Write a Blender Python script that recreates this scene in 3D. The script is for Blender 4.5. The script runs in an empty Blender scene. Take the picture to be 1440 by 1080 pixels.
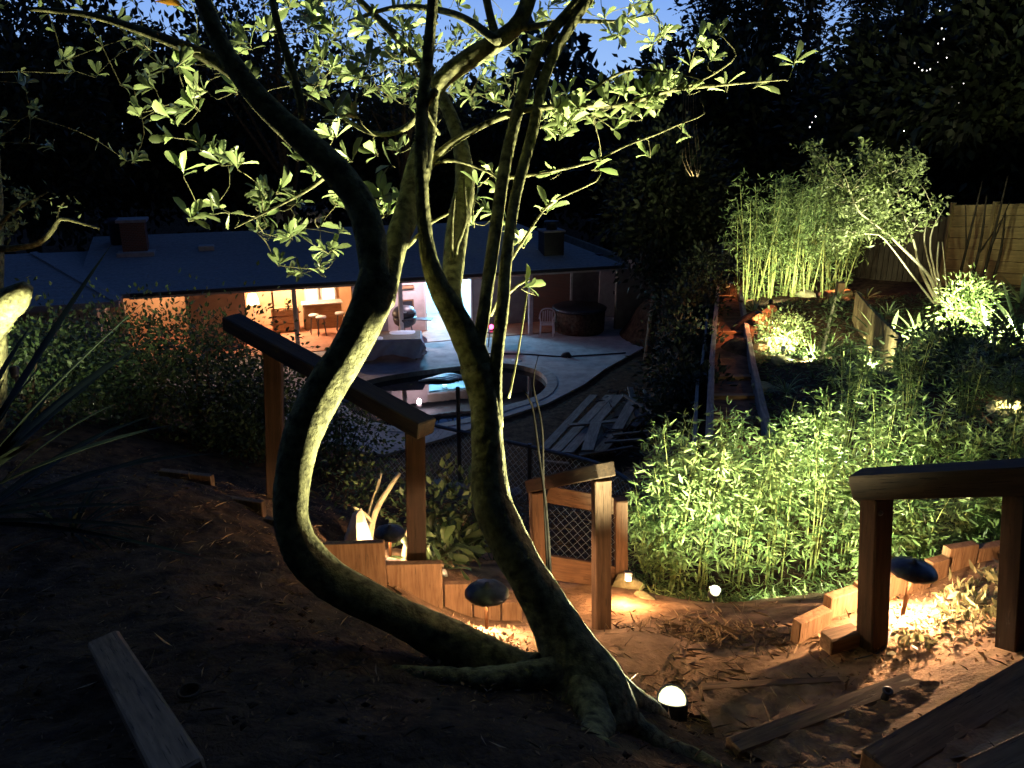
import bpy, bmesh, math, random
import numpy as np
from mathutils import Vector, Matrix, geometry

# ------------------------------------------------------------------ camera, sky, exposure
SC = bpy.context.scene
COL = SC.collection
CAMZ = 7.5
PITCH = math.radians(18.2)
FPX = 1150.0
cd = bpy.data.cameras.new('camera')
cd.sensor_fit = 'HORIZONTAL'; cd.sensor_width = 36.0; cd.lens = 36.0 * FPX / 1440.0
cd.clip_start = 0.05; cd.clip_end = 600
cam = bpy.data.objects.new('camera', cd); COL.objects.link(cam)
cam.location = (0, 0, CAMZ); cam.rotation_euler = (math.radians(90) - PITCH, 0, 0)
SC.camera = cam
SC.view_settings.view_transform = 'Standard'; SC.view_settings.look = 'None'
SC.view_settings.exposure = 0.0; SC.view_settings.gamma = 1.0
SC.view_settings.use_curve_mapping = False
SC.cycles.use_light_tree = True
SC.cycles.max_bounces = 6; SC.cycles.diffuse_bounces = 3; SC.cycles.glossy_bounces = 3
SC.cycles.transmission_bounces = 3; SC.cycles.transparent_max_bounces = 6
SC.cycles.sample_clamp_indirect = 3.0
SC.cycles.caustics_reflective = False; SC.cycles.caustics_refractive = False

wd = bpy.data.worlds.new('World'); SC.world = wd; wd.use_nodes = True
nt = wd.node_tree; nt.nodes.clear()
wo = nt.nodes.new('ShaderNodeOutputWorld'); bg = nt.nodes.new('ShaderNodeBackground')
tc = nt.nodes.new('ShaderNodeTexCoord'); sx = nt.nodes.new('ShaderNodeSeparateXYZ')
rp = nt.nodes.new('ShaderNodeValToRGB')
nt.links.new(tc.outputs['Generated'], sx.inputs[0]); nt.links.new(sx.outputs['Z'], rp.inputs[0])
mr = nt.nodes.new('ShaderNodeMapRange'); mr.interpolation_type = 'SMOOTHSTEP'      # the afterglow is ahead, the sky behind is nearly night
mr.inputs['From Min'].default_value = -.55; mr.inputs['From Max'].default_value = .55; mr.inputs['To Min'].default_value = .04
sc_ = nt.nodes.new('ShaderNodeVectorMath'); sc_.operation = 'SCALE'
nt.links.new(sx.outputs['Y'], mr.inputs[0]); nt.links.new(rp.outputs[0], sc_.inputs[0]); nt.links.new(mr.outputs[0], sc_.inputs['Scale'])
nt.links.new(sc_.outputs[0], bg.inputs[0]); nt.links.new(bg.outputs[0], wo.inputs[0])
cr = rp.color_ramp                                   # after sunset: bright blue low band, deep blue zenith
cr.elements[0].position = 0.0; cr.elements[0].color = (.40, .62, 1.0, 1)
cr.elements[1].position = 1.0; cr.elements[1].color = (.026, .060, .155, 1)
e = cr.elements.new(.14); e.color = (.21, .40, .90, 1)
e = cr.elements.new(.35); e.color = (.055, .135, .42, 1)
bg.inputs[1].default_value = 1.0

# ------------------------------------------------------------------ pixel rays -> real places
_f = Vector((0, math.cos(PITCH), -math.sin(PITCH))); _u = Vector((0, math.sin(PITCH), math.cos(PITCH)))
_C = Vector((0, 0, CAMZ))
def ray(px, py): return _f + Vector((1, 0, 0)) * ((px - 720) / FPX) + _u * ((540 - py) / FPX)
def W(px, py, d): return _C + ray(px, py) * d
def G(px, py, z=0.0):
    r = ray(px, py); return _C + r * ((z - CAMZ) / r.z)

# ------------------------------------------------------------------ objects
def tag(o, label=None, cat=None, group=None, kind=None):
    if label: o['label'] = label
    if cat: o['category'] = cat
    if group: o['group'] = group
    if kind: o['kind'] = kind
    return o
def empty(name, loc, label, cat, group=None, rz=0.0):
    o = bpy.data.objects.new(name, None); COL.objects.link(o)
    o.empty_display_size = .1
    o.location = loc; o.rotation_euler = (0, 0, rz)
    return tag(o, label, cat, group)
def mw(o):
    m = Matrix.Translation(o.location) @ o.rotation_euler.to_matrix().to_4x4()
    return mw(o.parent) @ m if o.parent else m
def link(name, me, mat, parent=None, M=None):
    """M: world matrix of the mesh's own frame (identity when the vertices are world coordinates)."""
    o = bpy.data.objects.new(name, me); COL.objects.link(o)
    if mat is not None: me.materials.append(mat)
    M = M or Matrix.Identity(4)
    if parent is not None:
        o.parent = parent; M = mw(parent).inverted() @ M
    o.location = M.to_translation(); o.rotation_euler = M.to_euler()
    return o
def recenter(verts, M=None):
    """move world vertices to a local frame at their base centre"""
    v = np.asarray(verts, dtype=float)
    c = Vector(((v[:, 0].min() + v[:, 0].max()) / 2, (v[:, 1].min() + v[:, 1].max()) / 2, v[:, 2].min()))
    return v - np.array(c), Matrix.Translation(c)
def mesh(name, verts, faces, smooth=False):
    me = bpy.data.meshes.new(name)
    me.from_pydata([tuple(v) for v in verts], [], [tuple(int(i) for i in f) for f in faces])
    if smooth: me.polygons.foreach_set('use_smooth', [True] * len(me.polygons))
    me.update(); return me
def fast_mesh(name, V, F, smooth=False):
    """V (n,3), F (m,k) numpy"""
    me = bpy.data.meshes.new(name)
    k = F.shape[1]
    me.vertices.add(len(V)); me.vertices.foreach_set('co', V.astype(np.float32).ravel())
    me.loops.add(F.size); me.loops.foreach_set('vertex_index', F.astype(np.int32).ravel())
    me.polygons.add(len(F))
    me.polygons.foreach_set('loop_start', np.arange(0, F.size, k, dtype=np.int32))
    me.polygons.foreach_set('loop_total', np.full(len(F), k, dtype=np.int32))
    if smooth: me.polygons.foreach_set('use_smooth', np.ones(len(F), dtype=bool))
    me.update(calc_edges=True); return me
def put(name, verts, faces, mat, parent=None, smooth=False):
    v, M = recenter(verts)
    return link(name, mesh(name, v, faces, smooth), mat, parent, M)
def putf(name, V, F, mat, parent=None, smooth=False):
    v, M = recenter(V)
    return link(name, fast_mesh(name, v, F, smooth), mat, parent, M)

# ------------------------------------------------------------------ shapes
def box_mesh(name, sx, sy, sz, bev=.004, off=(0, 0, 0), seed=None):
    bm = bmesh.new(); bmesh.ops.create_cube(bm, size=1)
    for v in bm.verts: v.co = Vector((v.co.x * sx + off[0], v.co.y * sy + off[1], v.co.z * sz + off[2]))
    if bev > 0:
        bmesh.ops.bevel(bm, geom=list(bm.edges), offset=min(bev, .3 * min(sx, sy, sz)), segments=1, affect='EDGES')
    if seed is not None:
        r = random.Random(seed); a = .02 * min(sx, sy, sz) + .001
        for v in bm.verts: v.co += Vector((r.uniform(-a, a), r.uniform(-a, a), r.uniform(-a, a)))
    me = bpy.data.meshes.new(name); bm.to_mesh(me); bm.free(); return me
def box(name, c, size, mat, parent=None, rz=0.0, bev=.004, rx=0, ry=0, seed=None):
    M = Matrix.Translation(c) @ Matrix.Rotation(rz, 4, 'Z') @ Matrix.Rotation(ry, 4, 'Y') @ Matrix.Rotation(rx, 4, 'X')
    return link(name, box_mesh(name, *size, bev=bev, seed=seed), mat, parent, M)
def beam(name, A, B, w, h, mat, parent=None, bev=.004, roll=0.0, seed=None, up=(0, 0, 1)):
    """long board from A to B, width w (sideways), height h (upwards); local X runs along the grain"""
    A = Vector(A); B = Vector(B); x = (B - A).normalized()
    y = Vector(up).cross(x)
    y = Vector((0, 1, 0)) if y.length < 1e-4 else y.normalized()
    z = x.cross(y)
    R = Matrix((x, y, z)).transposed().to_4x4() @ Matrix.Rotation(roll, 4, 'X')
    M = Matrix.Translation((A + B) / 2) @ R
    return link(name, box_mesh(name, (B - A).length, w, h, bev=bev, seed=seed), mat, parent, M)
def smooth_path(pts, step):
    """pts: list of (Vector, radius) -> resampled Catmull-Rom"""
    P = [np.array((*p, r)) for p, r in pts]
    P = [2 * P[0] - P[1]] + P + [2 * P[-1] - P[-2]]
    out = []
    for i in range(1, len(P) - 2):
        p0, p1, p2, p3 = P[i - 1], P[i], P[i + 1], P[i + 2]
        n = max(2, int(np.linalg.norm((p2 - p1)[:3]) / step))
        for k in range(n):
            t = k / n
            q = .5 * ((2 * p1) + (-p0 + p2) * t + (2 * p0 - 5 * p1 + 4 * p2 - p3) * t * t + (-p0 + 3 * p1 - 3 * p2 + p3) * t ** 3)
            q[3] = max(q[3], 1e-4); out.append(q)
    out.append(P[-2]); return np.array(out)
def tube(V, F, pts, n=8, step=.04, rough=0.0, seed=0, cap=True):
    """append a tapered tube to the lists V, F (world coordinates)"""
    Q = smooth_path(pts, step)
    rng = random.Random(seed)
    base = len(V); nr = None
    ph = [rng.uniform(0, 6.28) for _ in range(6)]
    for i in range(len(Q)):
        p = Vector(Q[i][:3]); r = Q[i][3]
        t = Vector(Q[min(i + 1, len(Q) - 1)][:3]) - Vector(Q[max(i - 1, 0)][:3])
        if t.length < 1e-9: t = Vector((0, 0, 1))
        t.normalize()
        if nr is None:
            nr = t.cross(Vector((0, 0, 1)) if abs(t.z) < .9 else Vector((1, 0, 0))).normalized()
        nr = (nr - t * nr.dot(t)).normalized(); b = t.cross(nr)
        for k in range(n):
            a = 2 * math.pi * k / n
            rr = r * (1 + rough * (math.sin(3 * a + ph[0] + i * .25) * .5 + math.sin(2 * a + ph[1] - i * .17) * .5
                                   + rng.uniform(-.5, .5)))
            V.append(p + nr * (math.cos(a) * rr) + b * (math.sin(a) * rr))
        if i:
            o = base + (i - 1) * n
            for k in range(n):
                k2 = (k + 1) % n
                F.append((o + k, o + k2, o + n + k2, o + n + k))
    if cap:
        F.append(tuple(base + k for k in reversed(range(n))))
        F.append(tuple(base + (len(Q) - 1) * n + k for k in range(n)))
def lathe(name, prof, mat, parent, c, n=24, M=None, smooth=True, wob=0.0, seed=0):
    """prof: list of (r, z)"""
    V = []; F = []; r_ = random.Random(seed)
    wv = [r_.uniform(-wob, wob) for _ in range(n)]
    for r, z in prof:
        for k in range(n):
            a = 2 * math.pi * k / n
            V.append((r * math.cos(a), r * math.sin(a), z + wv[k] * (r > .5 * max(p[0] for p in prof))))
    for i in range(len(prof) - 1):
        for k in range(n):
            k2 = (k + 1) % n
            F.append((i * n + k, i * n + k2, (i + 1) * n + k2, (i + 1) * n + k))
    F.append(tuple(reversed(range(n)))); F.append(tuple((len(prof) - 1) * n + k for k in range(n)))
    M = M or Matrix.Identity(4)
    return link(name, mesh(name, V, F, smooth), mat, parent, Matrix.Translation(c) @ M)

# leaves, vectorised -------------------------------------------------
ELL = (np.array([(0, 0, 0), (.24, .17, .03), (.24, 0, 0), (.24, -.17, .03), (.60, .44, .05), (.60, 0, -.02), (.60, -.44, .05),
                 (.88, .36, .0), (.88, 0, -.06), (.88, -.36, .0), (1, 0, -.11)], dtype=float),
       np.array([(0, 2, 1, 1), (0, 3, 2, 2), (1, 2, 5, 4), (2, 3, 6, 5), (4, 5, 8, 7), (5, 6, 9, 8), (7, 8, 10, 10), (8, 9, 10, 10)]))
RH = (np.array([(0, 0, 0), (.4, .5, .07), (1, 0, -.04), (.4, -.5, .07)], dtype=float), np.array([(0, 3, 2), (0, 2, 1)]))
LAN = (np.array([(0, 0, 0), (.3, .5, .03), (.3, -.5, .03), (.65, .38, 0), (.65, -.38, 0), (1, 0, -.1)], dtype=float),
       np.array([(0, 2, 1), (1, 2, 4), (1, 4, 3), (3, 4, 5)]))
def tri(t):
    V, F = t; out = []
    for f in F:
        f = list(f)
        if len(f) == 4 and f[2] == f[3]: out.append(f[:3])
        elif len(f) == 4: out += [[f[0], f[1], f[2]], [f[0], f[2], f[3]]]
        else: out.append(f)
    return V, np.array(out)
ELL = tri(ELL)
def leaves(P, D, N, L, Wd, T=RH):
    """P, D, N (n,3): base, direction, rough normal; L, Wd (n,)"""
    D = D / np.linalg.norm(D, axis=1, keepdims=True)
    S = np.cross(N, D); S /= (np.linalg.norm(S, axis=1, keepdims=True) + 1e-9)
    N = np.cross(D, S)
    tv, tf = T
    V = (P[:, None, :] + D[:, None, :] * (tv[None, :, 0:1] * L[:, None, None])
         + S[:, None, :] * (tv[None, :, 1:2] * Wd[:, None, None]) + N[:, None, :] * (tv[None, :, 2:3] * L[:, None, None]))
    n, m = V.shape[:2]
    F = tf[None] + (np.arange(n) * m)[:, None, None]
    return V.reshape(-1, 3), F.reshape(-1, 3)
def rdir(rng, n, zb=0.0, zs=1.0):
    d = rng.normal(size=(n, 3)); d[:, 2] = d[:, 2] * zs + zb
    return d / (np.linalg.norm(d, axis=1, keepdims=True) + 1e-9)

# ------------------------------------------------------------------ materials
def nodes(name):
    m = bpy.data.materials.new(name); m.use_nodes = True
    n = m.node_tree; n.nodes.clear()
    out = n.nodes.new('ShaderNodeOutputMaterial'); b = n.nodes.new('ShaderNodeBsdfPrincipled')
    n.links.new(b.outputs[0], out.inputs[0]); return m, n, b, out
def noise_col(n, c1, c2, scale, coord='Object', stretch=(1, 1, 1), detail=4, lo=.35, hi=.65, rough=.6):
    t = n.nodes.new('ShaderNodeTexCoord'); mp = n.nodes.new('ShaderNodeMapping'); mp.inputs['Scale'].default_value = stretch
    nz = n.nodes.new('ShaderNodeTexNoise'); nz.inputs['Scale'].default_value = scale; nz.inputs['Detail'].default_value = detail
    nz.inputs['Roughness'].default_value = rough
    r = n.nodes.new('ShaderNodeValToRGB'); r.color_ramp.elements[0].position = lo; r.color_ramp.elements[1].position = hi
    r.color_ramp.elements[0].color = (*c1, 1); r.color_ramp.elements[1].color = (*c2, 1)
    n.links.new(t.outputs[coord], mp.inputs[0]); n.links.new(mp.outputs[0], nz.inputs['Vector'])
    n.links.new(nz.outputs[0], r.inputs[0]); return r, nz
def bump(n, b, src, strength, dist=.02):
    bp = n.nodes.new('ShaderNodeBump'); bp.inputs['Strength'].default_value = strength; bp.inputs['Distance'].default_value = dist
    n.links.new(src, bp.inputs['Height']); n.links.new(bp.outputs[0], b.inputs['Normal'])
def mat_noise(name, c1, c2, scale, rough=.85, bs=.4, bd=.01, stretch=(1, 1, 1), coord='Object', spec=.3, bscale=None, metal=0, detail=4):
    m, n, b, o = nodes(name)
    r, nz = noise_col(n, c1, c2, scale, coord, stretch, detail)
    n.links.new(r.outputs[0], b.inputs['Base Color']); b.inputs['Roughness'].default_value = rough
    b.inputs['Specular IOR Level'].default_value = spec; b.inputs['Metallic'].default_value = metal
    if bs:
        if bscale:
            _, nz = noise_col(n, (0, 0, 0), (1, 1, 1), bscale, coord, stretch, 5)
        bump(n, b, nz.outputs[0], bs, bd)
    return m
def mat_wood(name, c1, c2, sc=9, rough=.8):
    m, n, b, o = nodes(name)
    r, nz = noise_col(n, c1, c2, sc, 'Object', (.35, 5, 5), 6, .3, .7)
    r2, nz2 = noise_col(n, (.45, .45, .45), (1, 1, 1), 2.3, 'Object', (1, 1, 1), 3, .25, .6)
    mx = n.nodes.new('ShaderNodeMix'); mx.data_type = 'RGBA'; mx.blend_type = 'MULTIPLY'; mx.inputs[0].default_value = .8
    n.links.new(r.outputs[0], mx.inputs[6]); n.links.new(r2.outputs[0], mx.inputs[7])
    n.links.new(mx.outputs[2], b.inputs['Base Color']); b.inputs['Roughness'].default_value = rough
    b.inputs['Specular IOR Level'].default_value = .25
    cr_, cz = noise_col(n, (.25, .25, .25), (1, 1, 1), 30, 'Object', (.25, 5, 5), 3, .30, .40)      # checks along the grain
    m2 = n.nodes.new('ShaderNodeMix'); m2.data_type = 'RGBA'; m2.blend_type = 'MULTIPLY'; m2.inputs[0].default_value = .75
    n.links.new(mx.outputs[2], m2.inputs[6]); n.links.new(cr_.outputs[0], m2.inputs[7]); n.links.new(m2.outputs[2], b.inputs['Base Color'])
    bump(n, b, cr_.outputs[0], .8, .006); return m
def mat_leaf(name, c1, c2, trans=.35, rough=.45, scale=3.0, spec=.4):
    m, n, b, o = nodes(name)
    r, nz = noise_col(n, c1, c2, scale, 'Object', (1, 1, 1), 3, .3, .7)
    gi = n.nodes.new('ShaderNodeNewGeometry')
    rr = n.nodes.new('ShaderNodeMapRange'); rr.inputs['To Min'].default_value = .22; rr.inputs['To Max'].default_value = 1.35
    n.links.new(gi.outputs['Random Per Island'], rr.inputs[0])
    mx = n.nodes.new('ShaderNodeVectorMath'); mx.operation = 'SCALE'
    n.links.new(r.outputs[0], mx.inputs[0]); n.links.new(rr.outputs[0], mx.inputs['Scale'])
    n.links.new(mx.outputs[0], b.inputs['Base Color']); b.inputs['Roughness'].default_value = rough
    b.inputs['Specular IOR Level'].default_value = spec
    tr = n.nodes.new('ShaderNodeBsdfTranslucent'); n.links.new(mx.outputs[0], tr.inputs[0])
    ms = n.nodes.new('ShaderNodeMixShader'); ms.inputs[0].default_value = trans
    n.links.new(b.outputs[0], ms.inputs[1]); n.links.new(tr.outputs[0], ms.inputs[2]); n.links.new(ms.outputs[0], o.inputs[0])
    return m
def mat_emit(name, col, s):
    m = bpy.data.materials.new(name); m.use_nodes = True; n = m.node_tree; n.nodes.clear()
    o = n.nodes.new('ShaderNodeOutputMaterial'); em = n.nodes.new('ShaderNodeEmission')
    em.inputs[0].default_value = (*col, 1); em.inputs[1].default_value = s; n.links.new(em.outputs[0], o.inputs[0]); return m
M_SOIL = mat_noise('soil', (.026, .017, .012), (.11, .068, .040), 7, .95, .9, .03, bscale=26, coord='Object', spec=.1, detail=8)  # darkened to stand for the unlit slope
M_PATH = mat_noise('path_dirt', (.12, .076, .046), (.32, .205, .125), 6, .95, .8, .02, bscale=24, spec=.1, detail=8)  # lighter copy of the soil, standing for lamplit ground on landing and bed
M_BARK = mat_noise('bark', (.058, .055, .03), (.27, .255, .125), 24, .9, .9, .014, detail=9, bscale=42, spec=.1)
M_BARKD = mat_noise('dark_bark', (.05, .035, .025), (.13, .10, .07), 10, .95, .8, .02, spec=.1)
M_STEM = mat_noise('pale_stem', (.30, .28, .17), (.42, .40, .26), 20, .7, .3, .004)
M_WOOD = mat_wood('weathered_timber', (.10, .060, .034), (.26, .165, .095))
M_WOODR = mat_wood('red_timber', (.17, .09, .045), (.36, .22, .12))
M_WOODG = mat_wood('grey_lumber', (.13, .12, .11), (.30, .28, .26), 7)
M_WOODK = mat_wood('dark_timber', (.020, .012, .008), (.06, .035, .02))
M_TWIG = mat_noise('black_twig', (.008, .007, .006), (.02, .017, .014), 12, 1.0, 0, spec=0)
M_CUT = mat_wood('rough_cut_timber', (.17, .10, .055), (.42, .26, .15), 14)
M_LEAF = mat_leaf('glossy_leaf', (.22, .31, .10), (.44, .51, .23), .33, .32)
M_LEAFD = mat_leaf('shrub_leaf', (.035, .07, .025), (.10, .15, .06), .3, .5)
M_LEAFB = mat_leaf('bamboo_leaf', (.08, .17, .05), (.36, .47, .18), .16, .45, 2.2)
M_LEAFT = mat_leaf('small_tree_leaf', (.16, .22, .07), (.32, .38, .16), .35, .5)
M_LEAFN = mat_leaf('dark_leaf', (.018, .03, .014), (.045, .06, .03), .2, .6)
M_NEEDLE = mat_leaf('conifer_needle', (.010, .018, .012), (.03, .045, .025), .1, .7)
M_AGAVE = mat_leaf('agave_leaf', (.20, .30, .14), (.42, .52, .26), .12, .5, 6)
M_SWORD = mat_leaf('dark_sword_leaf', (.015, .025, .016), (.035, .05, .03), .1, .8, 6, .1)
M_SUCC = mat_leaf('succulent_leaf', (.24, .26, .12), (.40, .36, .20), .25, .45)
M_STRAW = mat_leaf('straw', (.20, .13, .07), (.42, .30, .17), .1, .8)
M_DRY = mat_leaf('dry_leaf', (.12, .07, .035), (.32, .19, .09), .15, .7)
M_ORANGE = mat_leaf('orange_leaf', (.75, .30, .03), (.85, .42, .06), .4, .5)
M_CULM = mat_noise('bamboo_culm', (.20, .26, .08), (.42, .46, .16), 8, .5, .1)
M_CONC = mat_noise('concrete', (.28, .27, .28), (.46, .44, .46), 2.2, .85, .4, .004, bscale=90, detail=8)
M_METAL = mat_noise('dark_metal', (.02, .022, .03), (.05, .055, .07), 30, .45, .2, .002, metal=.3, spec=.5)
M_CAP = mat_noise('blue_black_metal', (.018, .02, .026), (.045, .05, .06), 20, .45, .3, .003, metal=.6, spec=.6)
M_COPPER = mat_noise('brown_metal', (.12, .06, .03), (.22, .11, .05), 20, .5, .2, .002, metal=.5)
M_GALV = mat_noise('galvanised_wire', (.35, .36, .38), (.5, .5, .52), 30, .4, 0, metal=.8)
M_ROCK = mat_noise('rock', (.10, .10, .10), (.28, .27, .26), 5, .9, .9, .03, spec=.2)
M_CHROCK = mat_noise('garden_rock', (.12, .12, .07), (.30, .28, .16), 9, .9, .9, .02, spec=.2)
M_ROOF = None

def light(name, pos, energy, col, parent, radius=.03, kind='POINT', target=None, angle=120, blend=.5):
    ld = bpy.data.lights.new(name, kind); ld.energy = energy; ld.color = col
    ld.shadow_soft_size = radius
    o = bpy.data.objects.new(name, ld); COL.objects.link(o)
    M = Matrix.Translation(pos)
    if kind == 'SPOT':
        ld.spot_size = math.radians(angle); ld.spot_blend = blend
        d = (Vector(target) - Vector(pos)).normalized()
        M = M @ d.to_track_quat('-Z', 'Y').to_matrix().to_4x4()
    if parent: o.parent = parent; M = mw(parent).inverted() @ M
    o.location = M.to_translation(); o.rotation_euler = M.to_euler()
    return o
M_LENS = mat_emit('lamp_lens_glow', (1.0, .97, .55), 1.9)
M_LENSW = mat_emit('warm_bulb_glow', (1.0, .62, .28), 25)
GREENISH = (1.0, 1.0, .60)
def spot(pos, target, energy, label, r=.035, col=GREENISH, angle=125, soft=.03, group='garden spotlights', z0=None, lens=None, blend=.5, face=None, hood=None):
    """ground-stake floodlight: can, lens, stake, plus its lamp"""
    pos = Vector(pos); d = (Vector(target) - pos).normalized()
    zb = pos.z - .14 if z0 is None else z0
    t = empty('spotlight', (pos.x, pos.y, zb), label, 'spotlight', group)
    fd = Vector(face).normalized() if face else d
    R = fd.to_track_quat('Z', 'Y').to_matrix().to_4x4()
    lathe('lamp_can', [(r * .55, -r * 2.2), (r * .9, -r * 1.8), (r * .98, 0), (r * 1.1, .002), (r * 1.1, .012), (r * .99, .012), (r * .97, .002), (.001, .0015)], M_METAL, t, pos, 16, R)
    lathe('lens', [(.001, .003), (r * .95, .004), (r * .93, r * .25), (r * .75, r * .5), (r * .4, r * .66), (.001, r * .72)], lens or M_LENS, t, pos, 16, R)
    V = []; F = []
    tube(V, F, [(Vector((pos.x, pos.y, zb - .05)), .007), (Vector((pos.x, pos.y, zb + .04)), .009), (pos - fd * r * 2, .009)], 6, .03)
    put('stake', V, F, M_METAL, t)
    if hood:
        V = []; F = []; n = 14
        for i in range(n + 1):
            a = math.radians(hood[0] + (hood[1] - hood[0]) * i / n)
            for rr_, zz in ((1.5, -.6), (1.5, .75), (1.58, .75), (1.58, -.6)): V.append(pos + Vector((math.cos(a) * rr_ * r, math.sin(a) * rr_ * r, zz * r)))
        for i in range(n):
            for k in range(4): o = i * 4; F.append((o + k, o + (k + 1) % 4, o + 4 + (k + 1) % 4, o + 4 + k))
        F += [(0, 3, 2, 1), (n * 4, n * 4 + 1, n * 4 + 2, n * 4 + 3)]
        put('glare_shield', V, F, M_METAL, t)  # shield added to keep this lamp's light off the near bank
    light('lamp', pos + fd * (r * .85), energy, col, t, soft, 'SPOT', pos + d * 2, angle, blend)
    return t
# ================================================================== TERRAIN
POOL_PX = [(502, 541), (540, 531), (590, 523), (640, 517), (693, 512), (730, 515), (757, 523), (769, 536), (764, 550),
           (745, 562), (710, 572), (672, 585), (645, 592), (600, 600), (560, 602), (520, 592), (488, 575), (480, 556)]
POOL = [G(*p, 0.0) for p in POOL_PX]
CTL = []
for px, py, d in [(0, 1080, 2.0), (300, 1080, 1.9), (600, 1080, 2.0), (850, 1080, 2.1), (1050, 1080, 2.88), (1440, 1080, 2.5), (1060, 1010, 3.61), (1150, 985, 3.72), (1225, 968, 3.8), (1110, 1050, 3.175), (1200, 1020, 3.286), (1290, 985, 3.43), (1330, 960, 3.53), (1180, 1075, 3.09), (1330, 1070, 2.81), (1420, 1020, 2.97), (1480, 980, 3.12), (1500, 1080, 2.49), (1350, 1120, 2.38),
                  (300, 900, 2.9), (100, 960, 2.5), (600, 930, 3.0), (100, 760, 3.9), (0, 700, 4.2), (250, 690, 4.6), (400, 790, 4.1), (500, 850, 3.7),
                  (640, 900, 3.35), (750, 950, 3.1), (800, 965, 2.95), (890, 975, 3.1), (945, 1012, 3.8), (930, 1068, 3.0), (1010, 1000, 3.9), (620, 880, 4.7), (665, 884, 4.88), (575, 860, 4.6), (730, 884, 5.0),
                  (685, 885, 4.3), (740, 930, 3.9), (850, 890, 4.6), (950, 870, 4.9), (1050, 900, 4.4), (930, 930, 4.1), (1000, 850, 5.5),
                  (1100, 845, 5.4), (880, 830, 5.6), (1080, 975, 3.75), (1268, 865, 4.2), (1330, 840, 4.5), (1440, 795, 4.7), (1400, 930, 3.4),
                  (1150, 950, 3.9), (1200, 930, 3.9), (1000, 1040, 3.3),
                  (700, 880, 4.8), (800, 860, 5.1), (590, 800, 5.1), (540, 790, 5.4), (480, 780, 5.6), (390, 700, 5.7), (300, 690, 6.0), (180, 660, 6.2), (0, 600, 6.5),
                  (620, 780, 6.3), (700, 770, 7.2), (800, 790, 6.6), (560, 720, 8), (640, 700, 11.3), (740, 700, 12), (840, 700, 11.5), (500, 650, 10), (400, 600, 9.5),
                  (250, 600, 9.5), (60, 560, 10), (-200, 560, 9), (-300, 800, 4),
                  (900, 700, 9.5), (960, 640, 10.5), (880, 780, 7.3), (960, 760, 7.3), (1020, 845, 5.9), (1150, 835, 6.0),
                  (1150, 700, 7.6), (1000, 700, 8.2), (1250, 720, 7.4), (1400, 690, 7.5), (1440, 640, 8.2),
                  (1030, 590, 11), (1020, 480, 16), (1015, 385, 25), (1050, 590, 11.2), (1100, 500, 16), (1080, 550, 12.5), (1150, 420, 21), (1200, 600, 9),
                  (1250, 550, 10), (1250, 500, 13), (1310, 430, 17), (1350, 490, 13), (1440, 480, 13), (1420, 590, 9), (1440, 400, 18), (1250, 410, 20),
                  (1700, 480, 13), (1700, 700, 7), (1700, 900, 4), (1600, 400, 22)]:
    CTL.append(W(px, py, d))
CTL += [Vector(p) for p in [(-3, -2, 6.2), (0, -2, 6.3), (3, -2, 6.4), (-2, 0, 6.05), (0, .2, 6.0), (2, 0, 6.15), (6, 0, 6.3), (-6, 0, 6.1),
                            (2.6, 15, 0), (3.0, 18, 0), (3.6, 22, 0), (4.3, 26, 0), (2.0, 14.0, .6), (0, 18, 0), (-3, 17, 0), (-1, 15.5, .2), (-4, 15, .8), (-7, 17, .3), (-12, 17, .4), (-20, 18, .5), (-20, 10, 3),
                            (5, 31, 0), (-8, 24, 0), (0, 24, 0), (-16, 26, 0), (0, 30, 0), (-10, 36, 0), (0, 40, 0), (10, 45, 1), (-30, 40, 0), (-20, 60, 2), (0, 60, 2), (30, 55, 4), (8, 34, 2.8),
                            (20, 30, 4), (30, 15, 5), (12, 25, 3.6), (6.2, 28, 3.2), (5.9, 22, 3.3), (4.9, 17, 3.4)]]
for f_ in (0, .25, .5, .75, 1): CTL.append(W(1029, 520, 14.2).lerp(W(1023, 378, 26), f_) - Vector((0, 0, .3)))
for f_ in (.2, .6): CTL.append(W(1040, 640, 9.6).lerp(W(1029, 520, 14.2), f_) - Vector((0, 0, .3)))
_cp = np.array([(v.x, v.y) for v in CTL]); _cz = np.array([v.z for v in CTL])
def _phi(r): return np.sqrt(r * r + .15)
_A = _phi(np.linalg.norm(_cp[:, None] - _cp[None], axis=2))
_n = len(_cp); _Mx = np.zeros((_n + 3, _n + 3)); _Mx[:_n, :_n] = _A - np.eye(_n) * .02
_Mx[:_n, _n] = 1; _Mx[:_n, _n + 1:] = _cp; _Mx[_n, :_n] = 1; _Mx[_n + 1:, :_n] = _cp.T
_w = np.linalg.solve(_Mx, np.concatenate([_cz, [0, 0, 0]]))
def zts(xy):
    xy = np.atleast_2d(np.asarray(xy, dtype=float)); out = np.empty(len(xy))
    for i in range(0, len(xy), 4000):
        q = xy[i:i + 4000]
        out[i:i + 4000] = _phi(np.linalg.norm(q[:, None] - _cp[None], axis=2)) @ _w[:_n] + _w[_n] + q @ _w[_n + 1:]
    # level ground round the house and pool
    flat = np.clip((out - .55) / .9, 0, 1) if True else 0
    x, y = xy[:, 0], xy[:, 1]
    inn = (y > 15.5) & (x < 3.2 + (y - 15) * .12) & (x > -25) & (y < 48)
    out = np.where(inn & (out < 1.0), np.where(out < .5, -.04, (out - .5) * 2 - .04), out)
    return out
def zt(x, y): return float(zts([(x, y)])[0])
def on(px, py, d, dz=0.0):
    """ground point under the place seen at this pixel and depth"""
    p = W(px, py, d); return Vector((p.x, p.y, zt(p.x, p.y) + dz))
def drop(p, dz=0.0): return Vector((p[0], p[1], zt(p[0], p[1]) + dz))
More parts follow.
